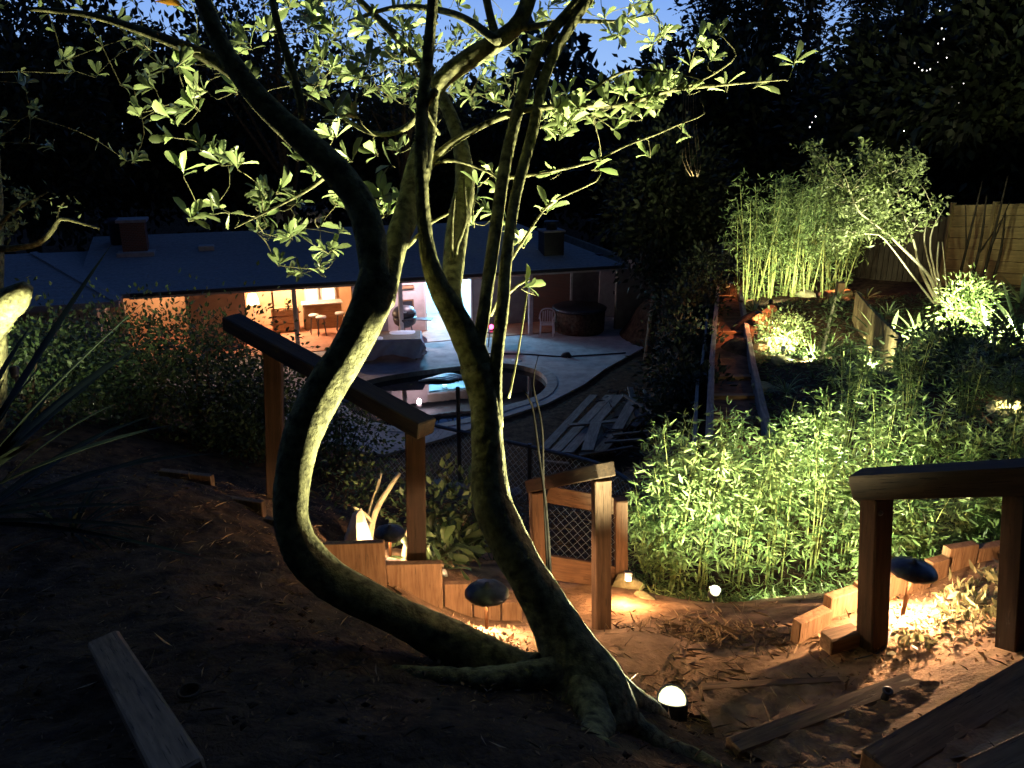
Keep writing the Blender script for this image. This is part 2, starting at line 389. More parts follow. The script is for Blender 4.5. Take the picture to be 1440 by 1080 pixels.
def inside(poly, x, y):
    c = np.zeros(len(x), dtype=bool); n = len(poly)
    for i in range(n):
        a, b = poly[i], poly[(i + 1) % n]
        cond = ((a.y > y) != (b.y > y)) & (x < (b.x - a.x) * (y - a.y) / (b.y - a.y + 1e-12) + a.x)
        c ^= cond
    return c
def bumps(x, y):
    return (np.sin(x * 2.9 + 2 * np.sin(y * 1.7)) * np.sin(y * 3.7 + x) * .016
            + np.sin(x * 7.1 + np.sin(y * 5)) * np.sin(y * 6.3 + 1.3 * np.sin(x * 4.1)) * .012)
def build_ground():
    ys = np.concatenate([np.arange(-2.5, 7.5, .045), np.arange(7.5, 16, .12), np.arange(16, 34, .3), np.arange(34, 140, 3.0)])
    xs0 = np.concatenate([-np.geomspace(5, 140, 60)[::-1], np.arange(-4.9, 4.95, .05), np.geomspace(5, 140, 60)])
    X, Y = np.meshgrid(xs0, ys); P = np.stack([X.ravel(), Y.ravel()], 1)
    Z = zts(P)
    far = np.clip((P[:, 1] - 50) / 40, 0, 1); Z = Z * (1 - far) + 5 * far
    farx = np.clip((np.abs(P[:, 0]) - 30) / 40, 0, 1); Z = Z * (1 - farx) + 4 * farx
    c = sum(POOL, Vector()) / len(POOL)
    big = [c + (p - c) * 1.13 for p in POOL]
    Z = np.where(inside(big, P[:, 0], P[:, 1]), -1.7, Z)
    rng = np.random.default_rng(3)
    near = (P[:, 1] < 9)
    n1 = bumps(P[:, 0], P[:, 1])
    Z = Z + np.where(near, n1 + rng.normal(size=len(Z)) * .007, 0)
    V = np.column_stack([P, Z]); nx = len(xs0)
    i = np.arange((len(ys) - 1) * nx).reshape(-1, nx)[:, :-1].ravel()
    F = np.column_stack([i, i + 1, i + nx + 1, i + nx])
    o = link('ground', fast_mesh('ground', V, F, True), M_SOIL); tag(o, kind='structure')
build_ground()
def path_sheet(name, poly, st=.04):
    """trodden dirt: a thin sheet just above the slope, with a ragged edge"""
    xs = np.arange(min(p[0] for p in poly) - .1, max(p[0] for p in poly) + .1, st); ys = np.arange(min(p[1] for p in poly) - .1, max(p[1] for p in poly) + .1, st)
    X, Y = np.meshgrid(xs, ys); x, y = X.ravel(), Y.ravel()
    wx = x + .06 * np.sin(y * 9) + .04 * np.sin(y * 23 + x * 5); wy = y + .06 * np.sin(x * 8 + 1) + .04 * np.sin(x * 21)
    ins = inside([Vector((a, b, 0)) for a, b in poly], wx, wy)
    Z = zts(np.column_stack([x, y])) + bumps(x, y) + .022
    V = np.column_stack([x, y, Z]); nx = len(xs); i = np.arange((len(ys) - 1) * nx).reshape(-1, nx)[:, :-1].ravel()
    F = np.column_stack([i, i + 1, i + nx + 1, i + nx]); F = F[ins[F].all(axis=1)]
    tag(link(name, fast_mesh(name, V, F, True), M_PATH), kind='structure')
path_sheet('path', [(-1.1, 5.2), (-.9, 4.4), (-.45, 3.75), (-.05, 3.35), (.35, 3.1), (.75, 3.25), (1.0, 2.9), (1.35, 2.3), (2.2, 2.0), (3.6, 2.2), (3.9, 5.0), (2.6, 4.9), (1.4, 4.75), (.7, 4.95), (.2, 5.6), (-.4, 6.2)])

# ------------------------------------------------------------------ patio, pool
PAT = [G(*p, 0.0) for p in [(100, 520), (250, 560), (400, 620), (540, 640), (622, 618), (700, 590), (770, 568), (822, 541), (850, 520), (882, 502), (905, 490), (918, 478), (940, 468), (950, 458)]]
PAT += [Vector((7, 33, 0)), Vector((7, 36, 0)), Vector((-20, 32, 0)), Vector((-22, 22, 0))]
def slab(name, outer, holes, z, th, mat):
    rings = [outer] + holes
    flat = [p for r in rings for p in r]
    tris = geometry.tessellate_polygon([[Vector((p.x, p.y, 0)) for p in r] for r in rings])
    V = [(p.x, p.y, z) for p in flat] + [(p.x, p.y, z - th) for p in flat]
    n = len(flat); F = []
    for t in tris:
        a, b, c_ = (flat[i] for i in t)
        if (b - a).to_2d().to_3d().cross((c_ - a).to_2d().to_3d()).z < 0: t = t[::-1]
        F.append(tuple(t))
    k = 0
    for r in rings:
        m = len(r)
        for i in range(m): a, b = k + i, k + (i + 1) % m; F.append((a, b, n + b, n + a))
        k += m
    return tag(link(name, mesh(name, V, F), mat), kind='structure')
def dense(poly, k=4):
    n = len(poly); out = []
    for i in range(n):
        p0, p1, p2, p3 = poly[i - 1], poly[i], poly[(i + 1) % n], poly[(i + 2) % n]
        for j in range(k):
            t = j / k
            out.append(.5 * ((2 * p1) + (-p0 + p2) * t + (2 * p0 - 5 * p1 + 4 * p2 - p3) * t * t + (-p0 + 3 * p1 - 3 * p2 + p3) * t ** 3))
    return out
POOLD = dense(POOL)
cpool = sum(POOL, Vector()) / len(POOL)
COP = [p + (p - cpool).normalized() * .32 for p in POOLD]
slab('patio', PAT, [[p + (p - cpool).normalized() * .30 for p in POOLD]], .02, 1.7, M_CONC)
M_COPE = mat_noise('pool_coping_stone', (.26, .25, .25), (.42, .41, .40), 5, .8, .4, .004, bscale=60)
slab('pool_coping', COP, [POOLD], .035, 1.7, M_COPE)
mw_, n_, b_, o_ = nodes('pool_water')
b_.inputs['Base Color'].default_value = (.004, .008, .012, 1); b_.inputs['Roughness'].default_value = .02
b_.inputs['IOR'].default_value = 1.33; b_.inputs['Specular IOR Level'].default_value = 1.0
_, nz_ = noise_col(n_, (0, 0, 0), (1, 1, 1), 2.5, 'Object', (1, 1, 1), 2); bump(n_, b_, nz_.outputs[0], .035, .02)
slab('pool_water', [p + (p - cpool).normalized() * .05 for p in POOLD], [], -.12, .02, mw_)
rng = np.random.default_rng(11)
V = []; F = []
fl = G(615, 534, -.11)
for k in range(5):
    a = fl + Vector((-.55 + k * .1, -.16 + .09 * k, .0)); tube(V, F, [(a, .035), (a + Vector((.5, .05 + .03 * k, .05)), .045), (a + Vector((1.0, -.02, .02)), .03)], 6, .1, .3, k)
M_VINYL = mat_noise('pale_vinyl', (.5, .6, .7), (.75, .82, .9), 12, .4, .3, .01)
tag(put('pool_float', V, F, M_VINYL, None, True), 'crumpled pale inflatable raft floating in the dark pool', 'pool float')

# ================================================================== HOUSE
HO = Vector((-12.4, 23.9, 0)); HU = Vector((.953, .304, 0)); HVv = Vector((-.304, .953, 0)); HA = math.atan2(.304, .953)
def H(u, v, z): return HO + HU * u + HVv * v + Vector((0, 0, z))
def HV(px, py, v):
    r = ray(px, py); n = HVv; t = (HO + n * v - _C).dot(n) / r.dot(n); p = _C + r * t
    return (p - HO).dot(HU), p.z
def hu(px, v, py=430): return HV(px, py, v)[0]
M_WALLP = mat_noise('beige_plaster', (.30, .27, .22), (.42, .38, .31), 3, .9, .3, .004, bscale=50)
M_WALLD = mat_noise('grey_siding', (.13, .13, .15), (.19, .19, .21), 3, .9, .3, .004, bscale=30)
M_WALLPK = mat_noise('pale_stucco', (.52, .46, .46), (.66, .60, .60), 3, .9, .3, .004, bscale=50)
M_ORNG = mat_noise('orange_plaster', (.50, .32, .20), (.62, .42, .27), 2, .85, .2, .004)
M_TRIM = mat_noise('white_trim', (.42, .42, .43), (.55, .55, .55), 6, .5, .1, .002)
M_TILE = mat_noise('terracotta_floor', (.35, .15, .09), (.5, .24, .15), 3, .6, .2, .003)
m_, n_, b_, o_ = nodes('brick')
t_ = n_.nodes.new('ShaderNodeTexCoord'); mp_ = n_.nodes.new('ShaderNodeMapping'); mp_.inputs['Rotation'].default_value = (math.radians(90), 0, 0)
bk = n_.nodes.new('ShaderNodeTexBrick'); bk.inputs['Color1'].default_value = (.22, .09, .06, 1); bk.inputs['Color2'].default_value = (.15, .08, .06, 1)
bk.inputs['Mortar'].default_value = (.25, .23, .2, 1); bk.inputs['Scale'].default_value = 4.5; bk.inputs['Mortar Size'].default_value = .02
n_.links.new(t_.outputs['Object'], mp_.inputs[0]); n_.links.new(mp_.outputs[0], bk.inputs[0]); n_.links.new(bk.outputs[0], b_.inputs['Base Color'])
b_.inputs['Roughness'].default_value = .9; bump(n_, b_, bk.outputs['Fac'], -.6, .01); M_BRICK = m_
m_, n_, b_, o_ = nodes('roof_shingles')
r_, nz_ = noise_col(n_, (.18, .215, .24), (.34, .38, .42), 9, 'Object', (1, 2.6, 1), 8, .3, .7)
n_.links.new(r_.outputs[0], b_.inputs['Base Color']); b_.inputs['Roughness'].default_value = .9
wv = n_.nodes.new('ShaderNodeTexWave'); wv.wave_type = 'BANDS'; wv.bands_direction = 'Y'; wv.inputs['Scale'].default_value = 1.3; wv.inputs['Distortion'].default_value = .6
t_ = n_.nodes.new('ShaderNodeTexCoord'); n_.links.new(t_.outputs['Object'], wv.inputs[0])
bump(n_, b_, wv.outputs[0], .35, .02); M_ROOF = m_

house = empty('house', H(8, 5, 0), 'long low ranch house with dark shingle roof behind the pool', 'house', rz=HA)
def hbox(name, u0, u1, v0, v1, z0, z1, mat, parent=house, bev=0.0):
    return box(name, H((u0 + u1) / 2, (v0 + v1) / 2, (z0 + z1) / 2), (u1 - u0, v1 - v0, z1 - z0), mat, parent, HA, bev)
def hquad(name, pts, th, mat, parent):
    """solid slab from a polygon in house coordinates (u, v, z), th thick downwards"""
    P = [H(*p) for p in pts]; n = len(P)
    V = P + [p - Vector((0, 0, th)) for p in P]
    F = [tuple(range(n)), tuple(reversed(range(n, 2 * n)))] + [(i, i + n, (i + 1) % n + n, (i + 1) % n) for i in range(n)]
    M = Matrix.Translation(P[0]) @ Matrix.Rotation(HA, 4, 'Z'); Mi = M.inverted()
    return link(name, mesh(name, [Mi @ Vector(v) for v in V], F), mat, parent, M)
UE = 17.15; EZ = 2.4; RZ = 3.5
# main roof: front and back slopes, hipped right end; the wing at the left has its own hip
RV = 5.0
def roof_solid(name, pts, faces, parent, mat):
    M = Matrix.Translation(H(*pts[0])) @ Matrix.Rotation(HA, 4, 'Z'); Mi = M.inverted()
    return link(name, mesh(name, [Mi @ H(*p) for p in pts], faces), mat, parent, M)
T = .14
rp_ = [(-.6, 0, EZ), (UE, 0, EZ), (UE, 10, EZ), (-.6, 10, EZ), (-.6, RV, RZ), (UE - 2.6, RV, RZ)]
rp_ += [(a, b, c - T) for a, b, c in rp_]
roof = roof_solid('roof', rp_, [(0, 1, 5, 4), (1, 2, 5), (2, 3, 4, 5), (3, 0, 4), (6, 7, 1, 0), (7, 8, 2, 1), (8, 9, 3, 2), (9, 6, 0, 3), (6, 10, 11, 7), (7, 11, 8), (8, 11, 10, 9), (9, 10, 6)], house, M_ROOF)
u1, _ = HV(163, 408, -.9)
ua, _ = HV(47, 356, 2.4)
ZW = 2.36
za = HV(47, 356, 2.4)[1]
wp = [(-9, -.9, ZW), (u1, -.9, ZW), (u1 + .2, 9, ZW + .05), (-9, 9, ZW), (ua - 3.0, 2.4, za), (ua, 2.4, za)]
wp += [(a, b, c - .12) for a, b, c in wp]
wing = roof_solid('roof', wp, [(0, 1, 5, 4), (1, 2, 5), (2, 3, 4, 5), (3, 0, 4), (6, 7, 1, 0), (7, 8, 2, 1), (8, 9, 3, 2), (9, 6, 0, 3), (6, 10, 11, 7), (7, 11, 8), (8, 11, 10, 9), (9, 10, 6)], house, M_ROOF)
wing['label'] = 'hipped roof over the left wing'
beam('ridge_cap', H(u1 - .03, -.86, ZW + .02), H(ua, 2.4, za + .02), .22, .05, M_ROOF, wing)
beam('fascia', H(u1 + .2, -.03, EZ - .07), H(UE + .02, -.03, EZ - .07), .05, .2, M_TRIM, house)
beam('fascia', H(UE + .03, -.03, EZ - .07), H(UE + .03, 9, EZ - .07), .05, .2, M_TRIM, house)
beam('fascia', H(-9, -.93, ZW - .06), H(u1 + .03, -.93, ZW - .06), .05, .17, M_TRIM, house)
beam('gutter', H(u1 + .25, -.12, EZ - .03), H(UE + .05, -.12, EZ - .03), .12, .10, M_METAL, house)
# chimneys
def rz(v): return EZ + (RZ - EZ) * min(v, 10 - v) / RV
uc, _ = HV(190, 338, 3.6)
c1 = hbox('chimney', uc - .38, uc + .38, 3.25, 3.95, rz(3.2) - .3, HV(190, 313, 3.25)[1], M_BRICK, roof)
hbox('chimney_crown', uc - .47, uc + .47, 3.16, 4.04, HV(190, 313, 3.25)[1], HV(190, 313, 3.25)[1] + .1, M_CONC, roof, .01)
hbox('flashing', uc - .55, uc + .6, 2.95, 4.1, rz(3.0) - .05, rz(3.3) + .06, M_TRIM, roof, .01)
for k, (du, dr) in enumerate([(-.62, .24)]):
    lathe('flue', [(dr, 0), (dr, .75), (dr * 1.5, .78), (dr * 1.5, .84), (dr, .95)], M_METAL, roof, H(uc + du, 4.3, rz(4.3) - .1), 14)
uc2, _ = HV(776, 365, 1.4)
zt2 = HV(776, 327, 1.2)[1]
hbox('chimney', uc2 - .38, uc2 + .38, 1.2, 1.85, rz(1.2) - .15, zt2, M_METAL, roof)
hbox('chimney_crown', uc2 - .42, uc2 + .42, 1.15, 1.9, zt2, zt2 + .07, M_CONC, roof, .01)
lathe('flue', [(.2, 0), (.2, .2), (.28, .22), (.28, .3)], M_METAL, roof, H(uc2, 1.5, zt2 + .07), 14)
uv, _ = HV(290, 345, 3.4)
hbox('roof_vent', uv - .25, uv + .25, 3.2, 3.6, rz(3.2) - .02, rz(3.4) + .12, M_TRIM, roof, .01)
# shell
hbox('back_wall', -8, UE - .6, 9.2, 9.4, 0, EZ - .02, M_WALLP)
hbox('side_wall', UE - .8, UE - .6, 2.3, 9.2, 0, EZ - .02, M_WALLP)
hbox('floor_slab', -1.5, UE - .7, .4, 9.2, .021, .045, M_TILE)
# left wing front wall
hbox('wing_wall', -8, u1 - .7, -.25, -.05, 0, ZW - .1, M_WALLPK)
hbox('wing_side_wall', u1 - .9, u1 - .7, -.05, 6, 0, ZW - .1, M_WALLPK)
VW = 2.0
def X(px, v=VW, py=440): return hu(px, v, py)
segs = [('porch_wall', u1 - .7, X(176), M_WALLP), ('porch_wall', X(262), X(345), M_ORNG), ('porch_wall', X(497), X(545), M_WALLD),
        ('porch_wall', X(545), X(597), M_WALLPK), ('porch_wall', X(664), X(750), M_WALLD),
        ('brick_wall', X(750), X(803), M_BRICK), ('porch_wall', X(803), X(838), M_WALLD)]
for nm, a, b, m in segs: hbox(nm, a, b, VW, VW + .15, .045, EZ + .1, m)
hbox('porch_wall', X(838), X(838) + .2, VW, VW + .15, .045, EZ + .1, M_WALLD)
for a, b in [(X(176), X(262)), (X(345), X(497)), (X(597), X(664))]:
    hbox('lintel', a, b, VW + .01, VW + .14, 2.12, EZ + .1, M_WALLP)
# projecting beige wall at the right end
v3 = .12
hbox('beige_wall', hu(866, v3), hu(919, v3), v3, v3 + .15, .021, EZ - .16, M_WALLP)
hbox('beige_wall', hu(919, v3) - .15, hu(919, v3), v3 + .15, 9.2, .021, EZ - .16, M_WALLP)
dr = hbox('door', hu(841, VW - .05), hu(865, VW - .05) , VW - .10, VW - .04, .05, 2.1, M_TRIM, bev=.01)
box('door_handle', H(hu(861, VW - .05), VW - .13, 1.0), (.04, .06, .12), M_METAL, dr, HA, .005)
hbox('drainpipe', hu(801, 1.9), hu(801, 1.9) + .08, 1.85, 1.93, .03, EZ, M_TRIM)
# porch posts
for px in (415, 745, 145, 553):
    u = hu(px, .5, 440)
    if px == 553: u += .25
    hbox('porch_post', u - .07, u + .07, .38, .52, .02, EZ - .1, M_TRIM, bev=.01)
# interior rooms
def room(a, b, v1, m):
    hbox('room_wall', a, b, v1, v1 + .1, .05, EZ, m)
    hbox('room_wall', a - .12, a - .01, VW + .16, v1 + .1, .05, EZ, m); hbox('room_wall', b + .01, b + .12, VW + .16, v1 + .1, .05, EZ, m)
hbox('ceiling', -1, UE - .9, VW + .15, 9.2, EZ + .0, EZ + .05, M_TRIM)
room(X(176) - .4, X(262) + .3, 4.2, M_ORNG)
KA, KB = X(345) - .6, X(497) + .3
room(KA, KB, 4.6, M_ORNG)
M_CYANW = mat_noise('white_paint', (.7, .75, .78), (.8, .84, .86), 3, .6, .1, .002)
DA, DB = X(597) - .1, X(664) + .1
room(DA, DB, 4.6, M_CYANW)
# sliding glass frames of the lit openings
fr = hbox('door_frame', X(597), X(597) + .07, VW - .03, VW + .18, .05, 2.12, M_CYANW, bev=.01)
hbox('door_frame', X(664) - .07, X(664), VW - .03, VW + .18, .05, 2.12, M_CYANW, bev=.01)
hbox('door_frame', X(597), X(664), VW - .03, VW + .18, 2.12, 2.19, M_CYANW, bev=.01)
for px in (345, 385, 497):
    hbox('sliding_door_frame', X(px) - .03, X(px) + .03, VW + .02, VW + .1, .05, 2.12, M_WOODR, bev=.005)
# bright kitchen window pair
M_WINL = mat_emit('lit_window_glass', (1.0, .80, .50), 2.6)
for a, b in ((428, 449), (451, 473)):
    ua_, ub_ = hu(a, 4.5, 418), hu(b, 4.5, 418); z0, z1 = HV(450, 434, 4.5)[1], HV(450, 404, 4.5)[1]
    z1 = min(z1, 2.3)
    w = hbox('window', ua_, ub_, 4.52, 4.59, z0, z1, M_TRIM, bev=.01)
    hbox('pane', ua_ + .06, ub_ - .06, 4.50, 4.518, z0 + .06, z1 - .06, M_WINL, w)
w = hbox('window', X(565), X(582), VW - .04, VW - .003, HV(575, 438, VW)[1], HV(575, 421, VW)[1], M_WOODR, bev=.01)
hbox('pane', X(567), X(580), VW - .05, VW - .042, HV(575, 436, VW)[1], HV(575, 423, VW)[1], M_METAL, w)
hbox('wall_shelf', X(550), X(582), VW - .25, VW - .003, HV(575, 404, VW)[1], HV(575, 404, VW)[1] + .09, M_WOODR, bev=.01)
# ceiling lamps inside (they light the rooms)
WARM = (1.0, .62, .34); CYAN = (.22, .62, 1.0)
def ceil_lamp(u, v, e, col, label, mat, z=2.25, rad=.12):
    t = empty('ceiling_light', H(u, v, z - .1), label, 'ceiling light', 'lamps inside the house')
    lathe('lamp_base', [(.09, .0), (.1, .02), (.1, .06)], M_TRIM, t, H(u, v, z + .05), 14)
    lathe('glass_globe', [(.01, -.08), (.08, -.06), (.11, -.01), (.09, .04)], mat, t, H(u, v, z), 14)
    light('lamp', H(u, v, z - .2), e, col, t, rad); return t
M_GLW = mat_emit('warm_globe', (1.0, .65, .3), 8); M_GLC = mat_emit('cyan_globe', (.35, .85, 1.0), 8)
ceil_lamp((KA + KB) / 2 - .3, 3.3, 700, WARM, 'round ceiling light glowing in the kitchen behind the counter', M_GLW)
ceil_lamp((X(176) + X(262)) / 2, 3.2, 90, WARM, 'round ceiling light in the small orange room at the left', M_GLW)
ceil_lamp((DA + DB) / 2, 3.0, 1000, CYAN, 'round blue ceiling light inside the cyan doorway', M_GLC)
t = empty('porch_light', H(X(577), 1.0, 2.2), 'small porch ceiling light above the barbecue', 'porch light')
lathe('lamp_base', [(.08, 0), (.09, .02), (.09, .05)], M_TRIM, t, H(X(577), 1.0, 2.21), 14)
lathe('glass_globe', [(.01, -.06), (.06, -.05), (.08, -.01), (.07, .02)], mat_emit('pink_globe', (1.0, .72, .80), 6), t, H(X(577), 1.0, 2.2), 14)
light('lamp', H(X(577), 1.0, 2.08), 130, (1.0, .72, .80), t, .08)  # lamp added to brighten the table drape and the pale wall
# kitchen furniture
uk0, uk1 = hu(424, 3.4), hu(482, 3.4)
t = empty('kitchen_counter', H((uk0 + uk1) / 2, 3.6, .045), 'long kitchen counter with pale top under the bright windows', 'counter', rz=HA)
hbox('counter_base', uk0 + .05, uk1 - .05, 3.4, 3.9, .045, .95, M_WOODR, t, .01)
hbox('counter_top', uk0, uk1, 3.32, 3.95, .95, 1.0, M_TRIM, t, .01)
def stool(px, v, label):
    u = hu(px, v, 470); t = empty('bar_stool', H(u, v, .045), label, 'stool', 'stools by the kitchen counter', HA)
    lathe('seat', [(.01, 0), (.17, 0), (.19, .03), (.17, .07), (.01, .075)], M_TRIM, t, H(u, v, .68), 16)
    for k in range(4):
        a = math.pi / 4 + k * math.pi / 2
        beam('leg', H(u + .2 * math.cos(a), v + .2 * math.sin(a), .045), H(u + .12 * math.cos(a), v + .12 * math.sin(a), .69), .025, .025, M_METAL, t)
stool(443, 2.75, 'white topped bar stool nearest the porch post'); stool(453, 2.4, 'white topped bar stool in front of the middle of the counter'); stool(480, 2.8, 'white topped bar stool at the right end of the counter')
u = hu(402, 3.2, 440)
t = empty('dresser', H(u, 3.4, .045), 'dark wooden dresser beside the counter left of the porch post', 'dresser', rz=HA)
hbox('cabinet', u - .5, u + .45, 3.2, 3.7, .045, .95, M_WOODR, t, .01)
for k in range(3): hbox('drawer', u - .44, u + .39, 3.17, 3.198, .12 + k * .27, .36 + k * .27, M_WOODR, t, .008)
u2 = u + .1
t = empty('table_lamp', H(u2, 3.4, .95), 'small orange glowing lamp on the dark dresser', 'lamp')
lathe('lamp_foot', [(.07, 0), (.03, .03), (.02, .15)], M_METAL, t, H(u2, 3.4, .95), 12)
lathe('lamp_shade', [(.13, 0), (.12, .08), (.05, .17)], mat_emit('orange_shade', (1, .45, .12), 2.5), t, H(u2, 3.4, 1.08), 14)
u = hu(357, 2.6, 440)
t = empty('floor_lamp', H(u, 3.0, .045), 'white shaded floor lamp glowing behind the dark bush', 'lamp')
lathe('lamp_foot', [(.13, 0), (.13, .02), (.015, .04), (.012, 1.2)], M_METAL, t, H(u, 3.0, .045), 12)
lathe('lamp_shade', [(.22, 0), (.2, .2), (.14, .38)], mat_emit('lampshade', (1, .72, .38), 4), t, H(u, 3.0, 1.2), 16)
light('lamp', H(u, 2.8, 1.3), 25, WARM, t, .1)

# ================================================================== PATIO THINGS
# draped table
c = (G(500, 500, 0) + G(590, 505, 0)) / 2; c.z = .02
t = empty('patio_table', c, 'long patio table hidden under a pale drape beside the pool', 'table', rz=.10)
box('table_top', c + Vector((0, 0, .70)), (2.2, 1.1, .04), M_WOOD, t, .10)
Rt = Matrix.Rotation(.10, 3, 'Z')
for sx_ in (-1, 1):
    for sy_ in (-1, 1): p = c + Rt @ Vector((sx_ * .95, sy_ * .42, 0)); beam('leg', p, p + Vector((0, 0, .68)), .06, .06, M_WOOD, t)
NX, NY = 70, 44
V = []; F = []
rr = random.Random(5)
for j in range(NY + 1):
    for i in range(NX + 1):
        x = (i / NX - .5) * 3.3; y = (j / NY - .5) * 2.25
        ox = max(0, abs(x) - 1.12); oy = max(0, abs(y) - .57); o = max(ox, oy)
        dropz = o * .95; cx_ = max(-1.12, min(1.12, x)) + math.copysign(ox * .22, x); cy_ = max(-.57, min(.57, y)) + math.copysign(oy * .22, y)
        wv_ = .05 * math.sin(x * 7 + y * 3) * min(1, o * 3) + .035 * math.sin((x - y) * 15) * min(1, o * 3)
        z = .735 - dropz + .02 * math.sin(x * 3.1) * math.sin(y * 4.4)
        sag = .10 * math.exp(-((x - .1) ** 2 + (y + .2) ** 2) * 3) * 0
        p = Rt @ Vector((cx_ + (wv_ if ox > 0 else 0), cy_ + (wv_ if oy > 0 else 0), 0))
        V.append((c.x + p.x, c.y + p.y, max(.04, z - sag + .08 * math.sin(x * 4.5 + 1) * min(1, o * 2))))
for j in range(NY):
    for i in range(NX): a = j * (NX + 1) + i; F.append((a, a + 1, a + NX + 2, a + NX + 1))
M_CLOTH = mat_noise('pale_cloth', (.66, .62, .74), (.80, .77, .85), 5, .8, .3, .01)
o = put('table_cover', V, F, M_CLOTH, None, True); tag(o, 'pale lilac plastic cover draped over the long patio table', 'table cover')
sol = o.modifiers.new('thickness', 'SOLIDIFY'); sol.thickness = .006
# grill
g = G(574, 486, 0); g = H((g - HO).dot(HU), .75, .02)
t = empty('barbecue_grill', g, 'black kettle barbecue with open lid against the pale wall', 'barbecue')
lathe('bowl', [(.05, .50), (.2, .54), (.36, .66), (.41, .82), (.41, .88), (.02, .86)], M_METAL, t, g, 22)
lathe('lid', [(.42, 0), (.41, .08), (.32, .22), (.15, .29), (.02, .30)], M_METAL, t, g + Vector((-.03, .1, .95)), 22, Matrix.Rotation(.15, 4, 'X'))
box('handle', g + Vector((.0, -.36, 1.12)), (.22, .03, .04), M_TRIM, t, 0)
for k in range(3):
    a = .6 + k * 2.09; beam('leg', g + Vector((.34 * math.cos(a), .34 * math.sin(a), 0)), g + Vector((.22 * math.cos(a), .22 * math.sin(a), .6)), .03, .03, M_METAL, t)
beam('side_shelf', g + Vector((.4, -.1, .84)), g + Vector((.95, -.15, .84)), .35, .03, M_METAL, t)
# plastic chair
def plastic_chair(p, rz_, label):
    t = empty('plastic_chair', p, label, 'chair', rz=rz_); M0 = mw(t)
    m = mat_noise('white_plastic', (.55, .5, .52), (.66, .62, .64), 5, .5, .1, .002)
    def L(v): return M0 @ Vector(v)
    link('seat', box_mesh('seat', .48, .46, .04, .015), m, t, M0 @ Matrix.Translation((0, 0, .42)))
    # arched back with slots
    V = []; F = []
    tube(V, F, [(L((-.25, .22, .42)), .025), (L((-.27, .27, .7)), .025), (L((-.18, .31, .86)), .025), (L((0, .32, .90)), .025), (L((.18, .31, .86)), .025), (L((.27, .27, .7)), .025), (L((.25, .22, .42)), .025)], 8, .05)
    bk_ = put('backrest', V, F, m, t, True)
    for k in range(-2, 3):
        beam('slat', L((k * .085, .23, .43)), L((k * .08, .31, .84 - abs(k) * .02)), .05, .015, m, bk_)
    for s in (-1, 1):
        beam('leg', L((s * .23, -.2, 0)), L((s * .22, -.2, .63)), .05, .04, m, t); beam('leg', L((s * .25, .25, 0)), L((s * .23, .21, .43)), .05, .04, m, t)
        beam('armrest', L((s * .25, -.24, .64)), L((s * .27, .27, .66)), .06, .03, m, t)
    return t
pc = G(769, 471, .02); plastic_chair(pc, -.1, 'white plastic garden chair standing in front of the brick wall')
# round dark table/spa
c = G(815, 468, .02); c = c + Vector((.0, .35, 0))
t = empty('covered_spa', c, 'dark covered round spa tub beside the plastic chair', 'spa tub')
lathe('tub', [(.86, 0), (.92, .05), (.94, .75), (.9, .8)], M_BARKD, t, c, 30)
lathe('cover', [(.98, 0), (1.0, .06), (.9, .12), (.05, .17)], M_METAL, t, c + Vector((0, 0, .801)), 30, wob=.01)
# small round table with red lantern
c = G(692, 486, .02)
t = empty('side_table', c, 'small dark side table under the red lantern', 'table')
lathe('table_top', [(.3, 0), (.31, .02), (.3, .04), (.02, .04)], M_METAL, t, c + Vector((0, 0, .5)), 20)
for k in range(3):
    a = k * 2.09; beam('leg', c + Vector((.26 * math.cos(a), .26 * math.sin(a), 0)), c + Vector((.15 * math.cos(a), .15 * math.sin(a), .5)), .03, .03, M_METAL, t)
c = c + Vector((-.02, 0, .541))
t = empty('lantern', c, 'small lantern glowing pink red on the side table', 'lantern')
lathe('lantern_base', [(.08, 0), (.08, .03), (.03, .04)], M_METAL, t, c, 12)
lathe('globe', [(.02, .04), (.07, .08), (.07, .16), (.02, .2)], mat_emit('red_glow', (1, .05, .16), 14), t, c, 12)
light('lamp', c + Vector((0, -.15, .15)), 5, (1, .06, .15), t, .05)
# hose lying on the patio
V = []; F = []
tube(V, F, [(G(680, 497, .04), .02), (G(740, 498, .04), .02), (G(790, 501, .04), .02), (G(850, 498, .04), .02), (G(880, 496, .04), .02)], 6, .2)
tube(V, F, [(G(790, 501, .04), .06), (G(797, 499, .1), .09), (G(803, 502, .04), .05)], 7, .05, .3)
tag(put('garden_hose', V, F, M_METAL, None, True), 'black garden hose lying across the patio beyond the pool', 'hose')
# skimmer lid on patio
tag(lathe('drain_cover', [(.16, 0), (.16, .012), (.14, .018), (.01, .018)], M_TRIM, None, G(727, 507, .021), 20), 'small white round cover set in the patio behind the pool', 'cover')
# lounge chair behind left trunk
c = G(480, 492, .02)
t = empty('lounge_chair', c, 'pale folding lounge chair between the porch and the draped table', 'chair', rz=.5); M0 = mw(t)
beam('seat', M0 @ Vector((-.3, -.5, .3)), M0 @ Vector((.25, -.5, .33)), .5, .04, M_TRIM, t)
beam('backrest', M0 @ Vector((.25, -.5, .33)), M0 @ Vector((.55, -.5, .95)), .5, .04, M_TRIM, t)
for s in (-.72, -.28):
    beam('leg', M0 @ Vector((-.25, s, 0)), M0 @ Vector((-.22, s, .3)), .04, .04, M_METAL, t); beam('leg', M0 @ Vector((.35, s, 0)), M0 @ Vector((.22, s, .32)), .04, .04, M_METAL, t)
